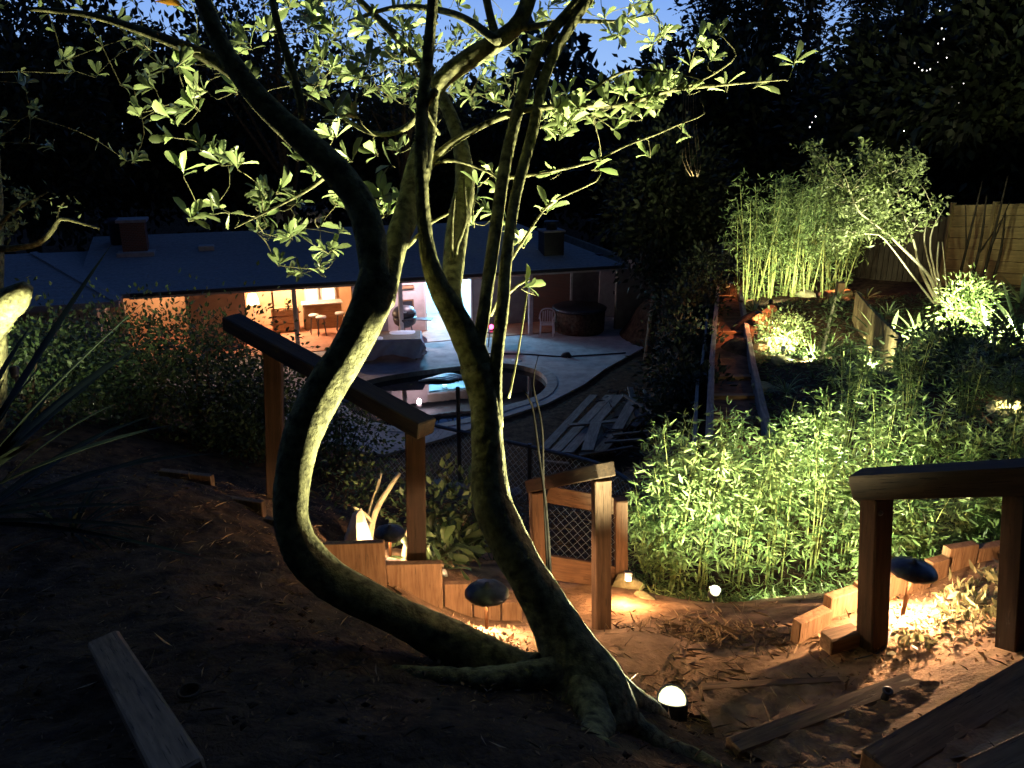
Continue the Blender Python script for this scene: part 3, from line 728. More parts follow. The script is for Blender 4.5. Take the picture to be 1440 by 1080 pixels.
# pale stacked loungers by the bank
c = G(962, 474, 0); c = Vector((c.x, c.y, .0))
t = empty('slatted_bench', c, 'pale slatted bench frame at the foot of the dark bank', 'bench', rz=.45); M0 = mw(t)
for k in range(6):
    beam('slat', M0 @ Vector((-.75, -.25 + .1 * k, .4 + .13 * max(0, k - 2))), M0 @ Vector((.55, -.25 + .1 * k, .44 + .13 * max(0, k - 2))), .07, .03, M_TRIM, t)
beam('front_panel', M0 @ Vector((-.6, -.42, .22)), M0 @ Vector((.6, -.42, .30)), .03, .30, M_TRIM, t)
for s in (-.6, .6):
    beam('leg', M0 @ Vector((s, -.3, 0)), M0 @ Vector((s, -.3, .4)), .06, .06, M_METAL, t); beam('leg', M0 @ Vector((s, .25, 0)), M0 @ Vector((s, .25, .78)), .06, .06, M_METAL, t)

# lumber pile: every board a thing of its own
rr = random.Random(9)
bd = [((765, 631), (835, 556)), ((781, 635), (858, 556)), ((798, 637), (872, 556)), ((812, 640), (892, 558)), ((828, 640), (905, 560)), ((842, 636), (915, 556)),
      ((800, 598), (872, 592)), ((868, 604), (893, 560)), ((838, 596), (826, 634)), ((815, 641), (890, 628)), ((900, 566), (940, 540)), ((878, 556), (930, 590)),
      ((905, 548), (925, 585)), ((850, 622), (902, 618)), ((862, 612), (915, 606)), ((890, 600), (935, 560)), ((886, 545), (898, 588)), ((760, 648), (800, 652))]
desc = ['long wide board along the left edge of the lumber pile', 'grey board, second from the left edge of the lumber pile', 'grey board, third from the left edge of the lumber pile', 'wide board in the middle of the lumber pile', 'grey board right of the middle of the lumber pile', 'dark board near the right side of the lumber pile',
        'short board laid crosswise on the middle of the lumber pile', 'offcut leaning at the right of the lumber pile', 'short board hanging over the near end of the pile', 'long batten lying along the near foot of the pile', 'broken board at the far right corner of the pile', 'narrow batten crossing the far right scraps', 'thick pale block standing among the scraps', 'thin batten in front of the pile', 'thin batten just behind the nearest batten of the pile', 'tilted dark offcut among the right scraps', 'upright leaning slat at the back right of the pile', 'short plank on the soil before the pile']
for k, ((a, b), dsc) in enumerate(zip(bd, desc)):
    z = .10 + (.07 * (k % 3)) + (.22 if k > 5 else 0)
    A = G(*a, z); B = G(*b, z + rr.uniform(-.04, .12)); wdt = rr.choice([.19, .24, .28]) if k < 9 else rr.choice([.07, .1, .16])
    o = beam('lumber_board', A, B, wdt, .045, M_WOODG, None, .004, rr.uniform(-.15, .15)); tag(o, dsc, 'board', 'scrap boards in the lumber pile')
# scraps
rng = np.random.default_rng(4)
n = 260; P = np.array([G(rng.uniform(840, 960), rng.uniform(548, 650), 0.03) for _ in range(n)]); P[:, 2] = rng.uniform(.02, .3, n)
Vv, Ff = leaves(P, rdir(rng, n, 0, .25), np.tile((0, 0, 1.), (n, 1)) + rng.normal(size=(n, 3)) * .4, rng.uniform(.15, .5, n), rng.uniform(.03, .09, n), RH)
tag(putf('wood_scraps', Vv, Ff, M_WOODG), 'litter of broken wood scraps round the lumber pile', 'scraps', kind='stuff')

# ================================================================== FOREGROUND TIMBER
def post(name, base, top, w, mat, parent, seed=1, sink=.12, yaw=0.0):
    b = Vector(base); tp = Vector(top); d = (tp - b).normalized()
    L_ = (tp - b).length + sink; mid = b - d * sink + d * (L_ / 2)
    R = d.to_track_quat('X', 'Y').to_matrix().to_4x4()
    M = Matrix.Translation(mid) @ R @ Matrix.Rotation(yaw, 4, 'X')
    return link(name, box_mesh(name, L_, w, w, .006, seed=seed), mat, parent, M)
def grp(name, p, label, cat, group=None): return empty(name, p, label, cat, group)

def vtop(b, px, py):
    """top of a post standing over b"""
    r = ray(px, py); return _C + r * (b.y / r.y)
# right handrail
b1 = W(1226, 905, 4.0); t1 = vtop(b1, 1233, 697)
hr = grp('handrail', (b1.x, b1.y, zt(b1.x, b1.y)), 'dark heavy timber handrail over the right planting bed', 'handrail')
post('post', b1, t1, .105, M_WOODK, hr, 2, .15, .35)
b2 = drop(W(1418, 855, 3.55)); b2 = Vector((W(1428, 880, 3.5).x + .03, W(1428, 880, 3.5).y, b2.z))
t2 = vtop(b2, 1442, 690)
post('post', b2, t2, .12, M_WOODK, hr, 4, .2, .2)
dd = (t2 - t1).normalized(); up_ = Vector((0, 0, .062))
beam('rail', t1 - dd * .10 + up_, t2 + dd * .7 + up_, .15, .12, M_WOODK, hr, .006, seed=5)
for q_, nx_ in ((t1 + Vector((0, -.078, .06)), 0), (t1 + Vector((.0, -.056, -.06)), 0), (t2 + Vector((0, -.078, .06)), 0)):
    lathe('bolt_head', [(.013, 0), (.013, .005), (.006, .008), (.001, .008)], M_METAL, hr, q_, 8, Matrix.Rotation(math.radians(90), 4, 'X'))
# left handrail
b3 = W(586, 792, 5.0); t3 = vtop(b3, 583, 604)
hl = grp('handrail', (b3.x, b3.y, b3.z), 'dark timber handrail with posts rising behind the left trunk of the big tree', 'handrail')
post('post', b3, t3, .115, M_WOODK, hl, 6, .15, .1)
b4 = W(388, 690, 5.7); t4 = vtop(b4, 384, 494)
post('post', b4, t4, .115, M_WOODK, hl, 7, .15, .1)
dd = (t4 - t3).normalized(); up_ = Vector((0, 0, .048))
beam('rail', t3 - dd * .10 + up_, t4 + dd * .45 + up_, .14, .10, M_WOODK, hl, .006, seed=8)
M_GATE = mat_wood('gate_timber', (.05, .027, .015), (.125, .07, .038))
# gate posts with chain-link panel
gp = grp('garden_gate', W(845, 885, 4.6), 'short timber gate section with chain-link panel beside the right trunk', 'gate')
g1 = W(846, 886, 4.6); g1t = vtop(g1, 845, 672)
post('post', g1, g1t, .088, M_GATE, gp, 11, .1, .25)
g2 = W(758, 800, 5.35); g2t = vtop(g2, 754, 690)
post('post', g2, g2t, .085, M_GATE, gp, 12, .15, .25)
g3 = W(873, 815, 5.75); g3t = vtop(g3, 873, 702)
post('post', g3, g3t, .085, M_GATE, gp, 13, .2, .1)
dd = (g1t - g2t).normalized(); beam('rail', g2t - dd * .06 + Vector((0, 0, .042)), g1t + dd * .06 + Vector((0, 0, .042)), .10, .08, M_WOODK, gp, .005, seed=9)
beam('rail', W(768, 694, 5.5), W(868, 712, 5.8), .03, .12, M_GATE, gp, .004, seed=10)
beam('bottom_board', g2 + Vector((.04, 0, .02)), g3 + Vector((-.04, 0, .02)), .04, .16, M_GATE, gp, .004, seed=12)
def chainlink(name, A, B, h, parent, cell=.055, r=.0016, mat=M_GALV):
    A = Vector(A); B = Vector(B); L_ = (B - A).length; x = (B - A).normalized(); V = []; F = []
    def seg(p, q):
        d = (q - p).normalized(); s = d.cross(Vector((0, 0, 1))).normalized(); w_ = d.cross(s); b = len(V)
        for c_ in (p, q):
            for k in range(3):
                a = 2.094 * k; V.append(c_ + s * (math.cos(a) * r) + w_ * (math.sin(a) * r))
        for k in range(3): k2 = (k + 1) % 3; F.append((b + k, b + k2, b + 3 + k2, b + 3 + k))
    z = Vector((0, 0, 1)); c = -h
    y = x.cross(z)
    while c < L_:
        a0, a1 = max(c, 0), min(c + h, L_)
        if a1 > a0:
            seg(A + x * a0 + z * (a0 - c) + y * .002, A + x * a1 + z * (a1 - c) + y * .002)
            seg(A + x * a0 + z * (h - (a0 - c)) - y * .002, A + x * a1 + z * (h - (a1 - c)) - y * .002)
        c += cell * 1.3
    return put(name, V, F, mat, parent)
ca = W(772, 790, 5.52); cb = W(866, 800, 5.72)
chainlink('wire_mesh', ca, cb, .42, gp, .05, .0014)
# long chain-link fence below the slope
ch = grp('chain_link_fence', drop(W(645, 690, 11.4)), 'sagging chain-link fence with dark top rail between slope and pool', 'fence')
fp = [W(470, 560, 13.0), W(586, 592, 12.2), W(645, 606, 11.7), W(745, 628, 11.0), W(850, 655, 10.2), W(900, 690, 9.6)]
V = []; F = []; tube(V, F, [(p, .028) for p in fp], 8, .3, .05); put('top_rail', V, F, M_METAL, ch, True)
for i in range(len(fp) - 1):
    a, b = fp[i], fp[i + 1]; h = min(a.z - zt(a.x, a.y), b.z - zt(b.x, b.y), 1.3); h = max(h, .7)
    chainlink('wire_mesh', Vector((a.x, a.y, a.z - h)), Vector((b.x, b.y, b.z - h)), h - .02, ch, .075, .0022)
for i, (p, ex) in enumerate(zip(fp, [0, 0, .62, 0, 0, 0])):
    V = []; F = []; tube(V, F, [(Vector((p.x, p.y, zt(p.x, p.y) - .1)), .03), (p + Vector((0, 0, .04 + ex)), .03)], 8, .3); put('post', V, F, M_METAL, ch)

# stepped retaining boards, left
wl = grp('stepped_retaining_wall', W(600, 870, 4.75), 'stepped timber retaining wall lit orange beside the left path light', 'retaining wall')
def vboard(parent, x0, x1, ytop, ybot, d0, d1, mat=M_WOODR, th=.045, seed=1):
    """upright board: image x0..x1 at depths d0..d1, level top edge seen at ytop"""
    A = W(x0, ytop, d0); B = W(x1, ytop, d1); z1 = (A.z + B.z) / 2
    za_, zb_ = W(x0, ybot, d0).z, W(x1, ybot, d1).z; z0 = min(za_, zb_) - .12
    m = (A + B) / 2; ln = math.hypot(B.x - A.x, B.y - A.y); ang = math.atan2(B.y - A.y, B.x - A.x)
    M = Matrix.Translation((m.x, m.y, (z0 + z1) / 2)) @ Matrix.Rotation(ang, 4, 'Z') @ Matrix.Rotation(math.radians(90), 4, 'Y')
    return link('board', box_mesh('board', z1 - z0, th, ln - .006, .004, seed=seed), mat, parent, M.copy() @ Matrix.Rotation(0, 4, 'X'))
vboard(wl, 455, 541, 762, 860, 4.66, 4.68, seed=21)
vboard(wl, 543, 622, 791, 880, 4.76, 4.78, seed=22)
vboard(wl, 624, 664, 819, 880, 4.88, 4.89, seed=23); vboard(wl, 665, 704, 819, 880, 4.92, 4.93, seed=24)
vboard(wl, 705, 734, 845, 880, 4.98, 4.99, seed=25)
wd_ = grp('stepped_retaining_wall', W(330, 740, 4.7), 'unlit stepped timber wall at the dark upper left of the path', 'retaining wall')
for i, (a, b, y0) in enumerate([(225, 298, 664), (300, 370, 700), (372, 430, 732)]): vboard(wd_, a, b, y0, y0 + 90, 5.3 - .2 * i, 5.2 - .2 * i, M_WOOD, seed=30 + i)
# stepped boards, right
wr = grp('stepped_retaining_wall', W(1230, 900, 4.5), 'stepped timber retaining wall climbing behind the right path light', 'retaining wall')
for i, (a, b, y0, y1, da, db) in enumerate([(1121, 1163, 864, 960, 4.15, 4.3), (1165, 1205, 832, 930, 4.32, 4.42), (1207, 1258, 812, 900, 4.45, 4.6), (1260, 1306, 800, 870, 4.62, 4.74),
                                            (1307, 1331, 786, 850, 4.76, 4.82), (1332, 1372, 766, 830, 4.84, 4.9), (1373, 1411, 766, 820, 4.91, 4.98), (1412, 1470, 780, 820, 4.8, 4.7)]):
    vboard(wr, a, b, y0, y1, da, db, M_WOODR, .06, 40 + i)
# step timbers of the path
steps = [(W(985, 972, 3.75), W(1180, 962, 3.80), .05, .07, 'thin timber step edge at the foot of the path beside the near spotlight', M_WOOD),
         (W(1030, 1056, 3.126), W(1284, 962, 3.495), .09, .1, 'lit timber step edge running diagonally across the path', M_WOOD),
         (W(1235, 1082, 2.75), W(1500, 925, 3.32), .14, .2, 'thick brown timber step above the diagonal one at the lower right', M_WOOD),
         (W(1370, 1105, 2.4), W(1560, 1010, 2.66), .13, .2, 'nearest timber step cut by the lower right corner', M_WOODR)]
def tread(A, B, Cc, D, nm='step_tread'):
    n = 26; V = []; F = []; A, B, Cc, D = (Vector(p) for p in (A, B, Cc, D)); z = (A.z + B.z) / 2 - .004
    for j in range(n + 1):
        for i in range(n + 1):
            p = (A.lerp(B, i / n)).lerp(D.lerp(Cc, i / n), j / n); e_ = min(1, j / 3, (n - j) / 3)
            V.append((p.x, p.y, z + e_ * (.008 * math.sin(p.x * 31 + p.y * 9) * math.sin(p.y * 27) + .004 * math.sin(p.x * 83 + p.y * 51))))
    for j in range(n):
        for i in range(n): a = j * (n + 1) + i; F.append((a, a + 1, a + n + 2, a + n + 1))
    tag(link(nm, mesh(nm, V, F, True), M_PATH), kind='structure')
for s_ in steps: s_[0].z += .03; s_[1].z += .03
tread(steps[0][0], steps[0][1], steps[1][1], steps[1][0]); tread(steps[1][0], steps[1][1], steps[2][1], steps[2][0]); tread(steps[2][0], steps[2][1], steps[3][1], steps[3][0])
for k, (a, b, w_, h_, lb, mt) in enumerate(steps):
    o = beam('step_timber', a - Vector((0, 0, h_ / 2)), b - Vector((0, 0, h_ / 2)), w_, h_, mt, None, .006, seed=50 + k)
    tag(o, lb, 'step timber', 'timber steps of the path')
o = beam('wood_block', W(1160, 905, 4.0), W(1205, 893, 4.05), .09, .09, M_WOOD, None, .006, seed=61); tag(o, 'small timber offcut lying before the right stepped wall', 'wood block')
# sawn post end in the near left corner
o = beam('sawn_beam', W(150, 912, 2.55), W(262, 1110, 1.55), .09, .085, M_CUT, None, .006, seed=70, up=(.25, -.5, 1)); tag(o, 'rough sawn beam leaning up from the lower left corner', 'beam')
p = drop(W(268, 985, 2.35)); lathe_o = lathe('pipe_end', [(.03, -.05), (.03, .015), (.034, .017), (.034, .025), (.027, .025), (.026, .0), (.002, .0)], M_BARKD, None, p, 18)
tag(lathe_o, 'short dark pipe end sticking out of the soil by the sawn beam', 'pipe')
p = W(1247, 975, 3.35); lathe_o = lathe('pipe_end', [(.016, -.06), (.016, .012), (.022, .013), (.022, .02), (.012, .02), (.01, 0), (.001, 0)], M_METAL, None, p, 14, Matrix.Rotation(.3, 4, 'X'))
tag(lathe_o, 'tiny irrigation pipe end at the top of the lit diagonal step', 'pipe')
# root stub by the trunk
V = []; F = []; p = drop(W(893, 955, 3.1)); tube(V, F, [(p - Vector((0, 0, .03)), .012), (p + Vector((0, 0, .03)), .014), (p + Vector((-.004, 0, .062)), .004)], 7, .02, .2, 1)
tag(put('wooden_peg', V, F, M_BARK, None, True), 'small pointed wooden peg on the root next to the near spotlight', 'peg')

# long board-edged walkway on the right
wk = grp('raised_walkway', W(1025, 560, 12.5), 'long straight board-edged soil walkway leading away along the bank', 'walkway')
wa = [W(996, 640, 9.6), W(1000, 520, 14.2), W(1012, 378, 26)]
wb = [W(1084, 640, 9.6), W(1058, 520, 14.2), W(1034, 378, 26)]
def zline(p, q, t): return p + (q - p) * t
for side, (l0, dz) in enumerate([(wa, .05), (wb, .02)]):
    for i in range(2): beam('edge_board', l0[i] + Vector((0, 0, dz)), l0[i + 1] + Vector((0, 0, dz)), .09, .28, M_WOODG, wk, .006, seed=80 + i + side * 2)
for i in range(2):
    o_ = Vector((-.17, 0, -.18)); beam('edge_board', wa[i] + o_, wa[i + 1] + o_ * 1.3, .05, .35, M_WOODG, wk, .006, seed=90 + i)
V = [wa[0], wb[0], wa[1], wb[1], wa[2], wb[2]]; V = [v - Vector((0, 0, .06)) for v in V] + [v - Vector((0, 0, .5)) for v in V]
M_RSOIL = mat_noise('red_soil', (.10, .045, .028), (.26, .12, .07), 4, .95, .9, .03, bscale=14, spec=.1)
put('walkway_bed', V, [(0, 1, 3, 2), (2, 3, 5, 4), (6, 8, 9, 7), (8, 10, 11, 9), (0, 2, 8, 6), (2, 4, 10, 8), (7, 9, 3, 1), (9, 11, 5, 3), (0, 6, 7, 1), (4, 5, 11, 10)], M_RSOIL, wk)
for t_ in (.1, .35, .62, .9, 1.25, 1.6, 1.85):
    i = int(t_); f_ = t_ - i
    beam('cross_timber', zline(wa[i], wa[i + 1], f_) - Vector((-.04, 0, .035)), zline(wb[i], wb[i + 1], f_) - Vector((.04, 0, .035)), .12, .08, M_WOODR, wk, .006)

# garden fences and walls at the back right
def plank_fence(name, A, B, h, label, mat, n, horizontal=False, th=.03, sink=.3):
    A = Vector(A); B = Vector(B); t = grp(name, drop((A + B) / 2), label, 'fence'); x = (B - A)
    if horizontal:
        for k in range(n):
            z = h * (k + .5) / n
            beam('plank', A + Vector((0, 0, z)), B + Vector((0, 0, z)), th, h / n - .012, mat, t, .004, seed=k)
        for k in range(4):
            p = A + x * (k / 3) + Vector((0, .06, 0)); post('post', p, p + Vector((0, 0, h + .05)), .1, mat, t, k, sink)
    else:
        for k in range(n):
            p = A + x * ((k + .5) / n); q = p + Vector((0, 0, h + .02 * math.sin(k * 3.7)))
            zz = Matrix.Rotation(math.atan2(x.y, x.x), 4, 'Z')
            M = Matrix.Translation((p - Vector((0, 0, sink)) + q) / 2) @ zz @ Matrix.Rotation(math.radians(90), 4, 'Y')
            link('plank', box_mesh('plank', h + sink, th, x.length / n - .012, .004, seed=k), mat, t, M)
    return t
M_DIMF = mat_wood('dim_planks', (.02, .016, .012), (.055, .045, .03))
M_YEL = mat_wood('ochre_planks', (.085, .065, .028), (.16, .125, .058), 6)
plank_fence('plank_fence', drop(W(1325, 395, 19.5), -.1), drop(W(1520, 405, 16.5), -.1), 2.0, 'tall horizontal plank fence lit yellow at the right edge', M_YEL, 8, True)
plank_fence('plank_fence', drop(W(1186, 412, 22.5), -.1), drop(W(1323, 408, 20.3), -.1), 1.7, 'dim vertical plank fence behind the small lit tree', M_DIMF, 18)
plank_fence('plank_fence', drop(W(930, 398, 30), -.2), drop(W(1035, 396, 27.5), -.2), .75, 'low pale fence lit at the far end of the walkway', M_YEL, 3, True)
q = drop(W(1018, 395, 26.6)); o = grp('gate_post', q, 'dark square post at the far end of the walkway', 'post'); post('post', q, q + Vector((0, 0, .95)), .25, M_WOODG, o, 3)
# retaining wall of upright boards with white lit end
rw = grp('upright_board_wall', drop(W(1215, 480, 13)), 'retaining wall of upright boards with glaring white end between the beds', 'retaining wall')
n = 16
for k in range(n):
    f0 = k / n; px = 1203 + 62 * f0 ** 1.1; py = 428 + 72 * f0; d = 15.5 - 4.4 * f0
    p = W(px, py, d); f1 = (k + .92) / n; q2 = W(1203 + 62 * f1 ** 1.1, 428 + 72 * f1, 15.5 - 4.4 * f1)
    h = .27 + .05 * math.sin(k * 2.3)
    ang = math.atan2(q2.y - p.y, q2.x - p.x); ln = math.hypot(q2.x - p.x, q2.y - p.y)
    m = (p + q2) / 2
    M = Matrix.Translation((m.x, m.y, m.z - h / 2 + .1)) @ Matrix.Rotation(ang, 4, 'Z') @ Matrix.Rotation(math.radians(90), 4, 'Y')
    link('board', box_mesh('board', h + .3, .05, ln, .004, seed=k), M_YEL, rw, M)
# step timbers in the right-hand garden, lit red
rr = random.Random(21)
for k, (a, b, d, lb) in enumerate([((1060, 464), (1086, 462), 17.0, 'upper red timber step beside the walkway'), ((1062, 478), (1108, 470), 16.2, 'middle red timber step beside the walkway'),
                                   ((1062, 492), (1118, 482), 15.4, 'lower red timber step beside the walkway'), ((1158, 436), (1190, 428), 19.0, 'red timber step before the bamboo grove'),
                                   ((1163, 447), (1192, 440), 18.2, 'front red timber step before the bamboo grove'), ((1040, 432), (1180, 405), 20.5, 'long thin dark rail lying before the bamboo grove')]):
    z_ = .12 if k < 5 else .06
    A = on(*a, d, .1); B = on(*b, d + .2, .14)
    tag(beam('garden_timber', A, B, .16 if k < 5 else .05, z_, M_WOODR, None, .01, seed=k), lb, 'timber', 'timbers in the right garden')
for k, (px, py, d, lb) in enumerate([(1072, 470, 16.0, 'short upright red post between the red steps'), (1177, 440, 18.3, 'short upright red post before the bamboo grove')]):
    p = on(px, py, d); o = beam('stub_post', p - Vector((0, 0, .1)), p + Vector((0, 0, .4)), .16, .16, M_WOODR, None, .01, up=(0, 1, 0)); tag(o, lb, 'post', 'short red posts')

# rocks
def rock(p, s, seed, label, group, mat=M_ROCK):
    r_ = random.Random(seed); bm = bmesh.new(); bmesh.ops.create_icosphere(bm, subdivisions=2, radius=1)
    ax = [Vector((r_.gauss(0, 1), r_.gauss(0, 1), r_.gauss(0, 1))).normalized() for _ in range(9)]
    for v in bm.verts:
        n_ = v.co.normalized(); k_ = 1.0
        for a in ax:
            t_ = n_.dot(a)
            if t_ > .62: k_ = min(k_, .62 / t_ * 1.0 + .05)
        v.co = Vector((n_.x * s[0], n_.y * s[1], n_.z * s[2])) * k_ * r_.uniform(.95, 1.04)
    me = bpy.data.meshes.new('rock'); bm.to_mesh(me); bm.free()
    o = link('rock', me, mat, None, Matrix.Translation(Vector(p) + Vector((0, 0, s[2] * .4))) @ Matrix.Rotation(r_.uniform(0, 3), 4, 'Z')); return tag(o, label, 'rock', group)
words_ = ['first', 'second', 'third', 'fourth', 'fifth', 'sixth', 'seventh', 'eighth', 'ninth', 'tenth', 'eleventh', 'twelfth', 'thirteenth', 'fourteenth', 'fifteenth', 'sixteenth', 'seventeenth', 'eighteenth', 'nineteenth', 'twentieth']
for k, (px, py, d, s) in enumerate([(610, 625, 12.6, .17), (630, 640, 12.3, .16), (606, 650, 11.9, .2), (640, 655, 12.0, .15), (618, 668, 11.6, .22), (645, 672, 11.4, .18), (655, 690, 11.0, .25), (632, 690, 11.0, .2), (660, 715, 10.6, .24), (725, 668, 12.3, .14), (748, 662, 12.3, .12), (700, 690, 11.5, .16)]):
    rock(on(px, py, d), (s * 1.3, s, s * .7), 100 + k, 'grey rock of the heap below the chain-link fence, ' + words_[k] + ' from the top' if k < 9 else ['pale small rock right of the thick trunk near the fence', 'small rock right beside the chain-link fence rail', 'rock low on the slope right of the thick trunk'][k - 9], 'rocks on the slope by the fence')
rock(on(880, 832, 5.6), (.13, .11, .10), 7, 'mossy rock at the foot of the rear gate post', 'rocks on the landing', M_CHROCK)
rock(on(905, 850, 5.3), (.09, .08, .05), 8, 'low flat rock right of the mossy one', 'rocks on the landing', M_CHROCK)
for k, (px, py, d, s, lb) in enumerate([(1322, 482, 12.7, .2, 'yellow lit boulder left of the glowing shrub lamp'), (1365, 484, 12.8, .3, 'wide yellow lit boulder in front of the glowing shrub'), (1428, 592, 9, .28, 'yellow lit boulder at the right edge of the picture'),
                                        (1075, 553, 12.6, .2, 'yellow lit rock right of the walkway'), (1130, 420, 20.5, .3, 'dark boulder at the foot of the bamboo grove'), (1098, 520, 14, .22, 'round dark boulder beside the bright small bush')]):
    rock(on(px, py, d), (s * 1.2, s, s * .55), 200 + k, lb, 'boulders in the right garden', M_CHROCK)

# ================================================================== LAMPS OUTDOORS
def mushroom(base, h, r, energy, label, seed=0, tilt=0.0, bulb=.04):
    base = Vector(base); t = empty('path_light', base, label, 'path light', 'mushroom path lights')
    R = Matrix.Rotation(tilt, 4, 'Y'); top = base + R @ Vector((0, 0, h))
    V = []; F = []; tube(V, F, [(base - Vector((0, 0, .08)), .011), (base + (top - base) * .5, .0105), (top, .011)], 10, .05, .04, seed)
    put('stem', V, F, M_COPPER, t, True)
    lathe('cap', [(.002, .0), (r * .5, -.006), (r * .93, -.022), (r, -.024), (r * .99, -.014), (r * .86, .006), (r * .5, .026), (r * .12, .036), (r * .1, .045), (.002, .048)], M_CAP, t, top, 36, R, wob=.004, seed=seed)
    lathe('bulb', [(.002, -.045), (.012, -.04), (.016, -.025), (.012, -.005)], M_LENSW, t, top, 12, R)
    light('lamp', top + R @ Vector((0, 0, -.066)), energy, (1, .60, .31), t, .016)
    return t
m1 = W(684, 893, 4.28); m1.z = zt(m1.x, m1.y)
mushroom(m1, W(683, 822, 4.28).z - m1.z + .02, .115, 200, 'mushroom path light standing between the two trunks', 1, .02)
m3 = W(1268, 868, 4.2); m3.z = zt(m3.x, m3.y)
mushroom(m3, W(1278, 790, 4.2).z - m3.z + .02, .118, 480, 'mushroom path light in the right bed behind the handrail post', 3, .05)
m2 = W(549, 792, 5.5)
mushroom(m2, W(544, 743, 5.5).z - m2.z + .02, .105, 190, 'mushroom path light glaring behind the left retaining boards', 2, .03)
# small step light by the gate
p = W(884, 812, 5.15); t = empty('step_light', p, 'tiny lit step lamp fixed beside the rear gate post', 'step light')
box('housing', p + Vector((0, .02, 0)), (.05, .03, .06), M_METAL, t, bev=.004)
box('lens', p + Vector((0, -.003, -.01)), (.03, .006, .03), M_LENSW, t, bev=.001)
light('lamp', p + Vector((-.04, -.08, -.02)), 26, (1, .5, .2), t, .02)

spot(W(945, 985, 3.75), W(945, 985, 3.75) + Vector((-.36, .16, 1.9)), 4000, 'blazing floodlight beside the roots of the big tree', .066, angle=116, soft=.05, blend=1.0, face=(-.05, -.6, .85), hood=(-150, -60))
spot(W(1005, 832, 5.2), W(1085, 545, 5.95), 850, 'floodlight at the foot of the bamboo hedge', .034, angle=150, face=(.05, -.6, .8))
spot(on(1150, 800, 6.85, .35), W(1145, 560, 6.9), 420, 'floodlight hidden inside the bamboo hedge', .03, angle=165, z0=None)
spot(on(1085, 414, 19.0, .1), W(1090, 330, 21), 300, 'floodlight at the left foot of the bamboo grove', .05, (1, 1, .55), 120)
spot(on(1150, 416, 19.3, .1), W(1150, 330, 21.2), 170, 'floodlight at the right foot of the bamboo grove', .05, (1, 1, .6), 120)
spot(on(1262, 440, 15.6, .15), W(1225, 290, 16.3), 1400, 'floodlight under the small many-stemmed tree', .05, (1, 1, .68), 110)
spot(on(1333, 462, 13.2, .28), W(1345, 420, 13.9), 700, 'floodlight glaring under the round green shrub', .045, (1, 1, .5), 150)
spot(on(1100, 505, 14.8, .15), W(1110, 465, 15.5), 420, 'floodlight under the small bright bush by the walkway', .045, (1, 1, .55), 150)
spot(on(1222, 515, 11.5, .1), W(1240, 480, 11.9), 260, 'floodlight against the white end of the upright boards', .04, (1, 1, .6), 150)
spot(on(1418, 405, 16.8, .1), W(1450, 335, 17.6), 26, 'floodlight in front of the yellow plank fence', .045, (1, .9, .4), 125)
spot(on(1412, 600, 9.0, .3), W(1432, 588, 9.0), 90, 'small floodlight at the right edge boulder', .03, (1, .85, .4), 150)
spot(on(1245, 482, 13.2, .15), W(1256, 452, 14.0), 950, 'floodlight under the bright agave at the head of the board wall', .035, (1, 1, .55), 150)
spot(on(1410, 488, 12.6, .15), W(1425, 455, 13.2), 800, 'floodlight under the large spiky agave at the right edge', .035, (1, 1, .55), 150)
spot(on(1135, 540, 13.6, .1), W(1150, 500, 14.2), 380, 'floodlight among the ferny plants in the middle garden', .03, (1, 1, .55), 150)
spot(W(1012, 392, 25.5), W(990, 380, 29), 180, 'floodlight at the far end of the walkway', .06, (1, .95, .55), 150)
def cable(pts, label):
    V = []; F = []; tube(V, F, [(on(*p, .012), .004) for p in pts], 6, .04, .05); tag(put('cable', V, F, M_METAL, None, True), label, 'cable', 'cables of the garden lamps')
cable([(950, 1000, 3.8), (985, 1005, 3.85), (1030, 985, 3.95), (1090, 990, 3.8), (1150, 955, 4.0), (1180, 930, 4.1)], 'thin black cable running from the near floodlight across the path')
cable([(1270, 872, 4.2), (1255, 885, 4.1), (1240, 925, 3.95), (1200, 935, 3.95)], 'thin black cable leading from the right path light past the post')
for k, (px, py, d, e_, lb) in enumerate([(1066, 452, 16.8, 90, 'small red glowing lamp above the red steps'), (1024, 432, 21.5, 10, 'small red lamp over the far stretch of walkway'), (1016, 520, 14.2, 6, 'small red lamp over the near stretch of walkway'), (1180, 425, 19.0, 70, 'small red glowing lamp at the red steps before the bamboo grove')]):
    p = on(px, py, d, .0); t = empty('stake_lamp', p, lb, 'stake lamp', 'small red stake lamps')
    V = []; F = []; tube(V, F, [(p - Vector((0, 0, .05)), .01), (p + Vector((0, 0, .34)), .01)], 6, .1); put('stake', V, F, M_METAL, t)
    lathe('cap', [(.002, .03), (.08, .0), (.085, -.015), (.002, .005)], M_METAL, t, p + Vector((0, 0, .37)), 16)
    light('lamp', p + Vector((0, 0, .31)), e_, (1, .34, .12), t, .03)

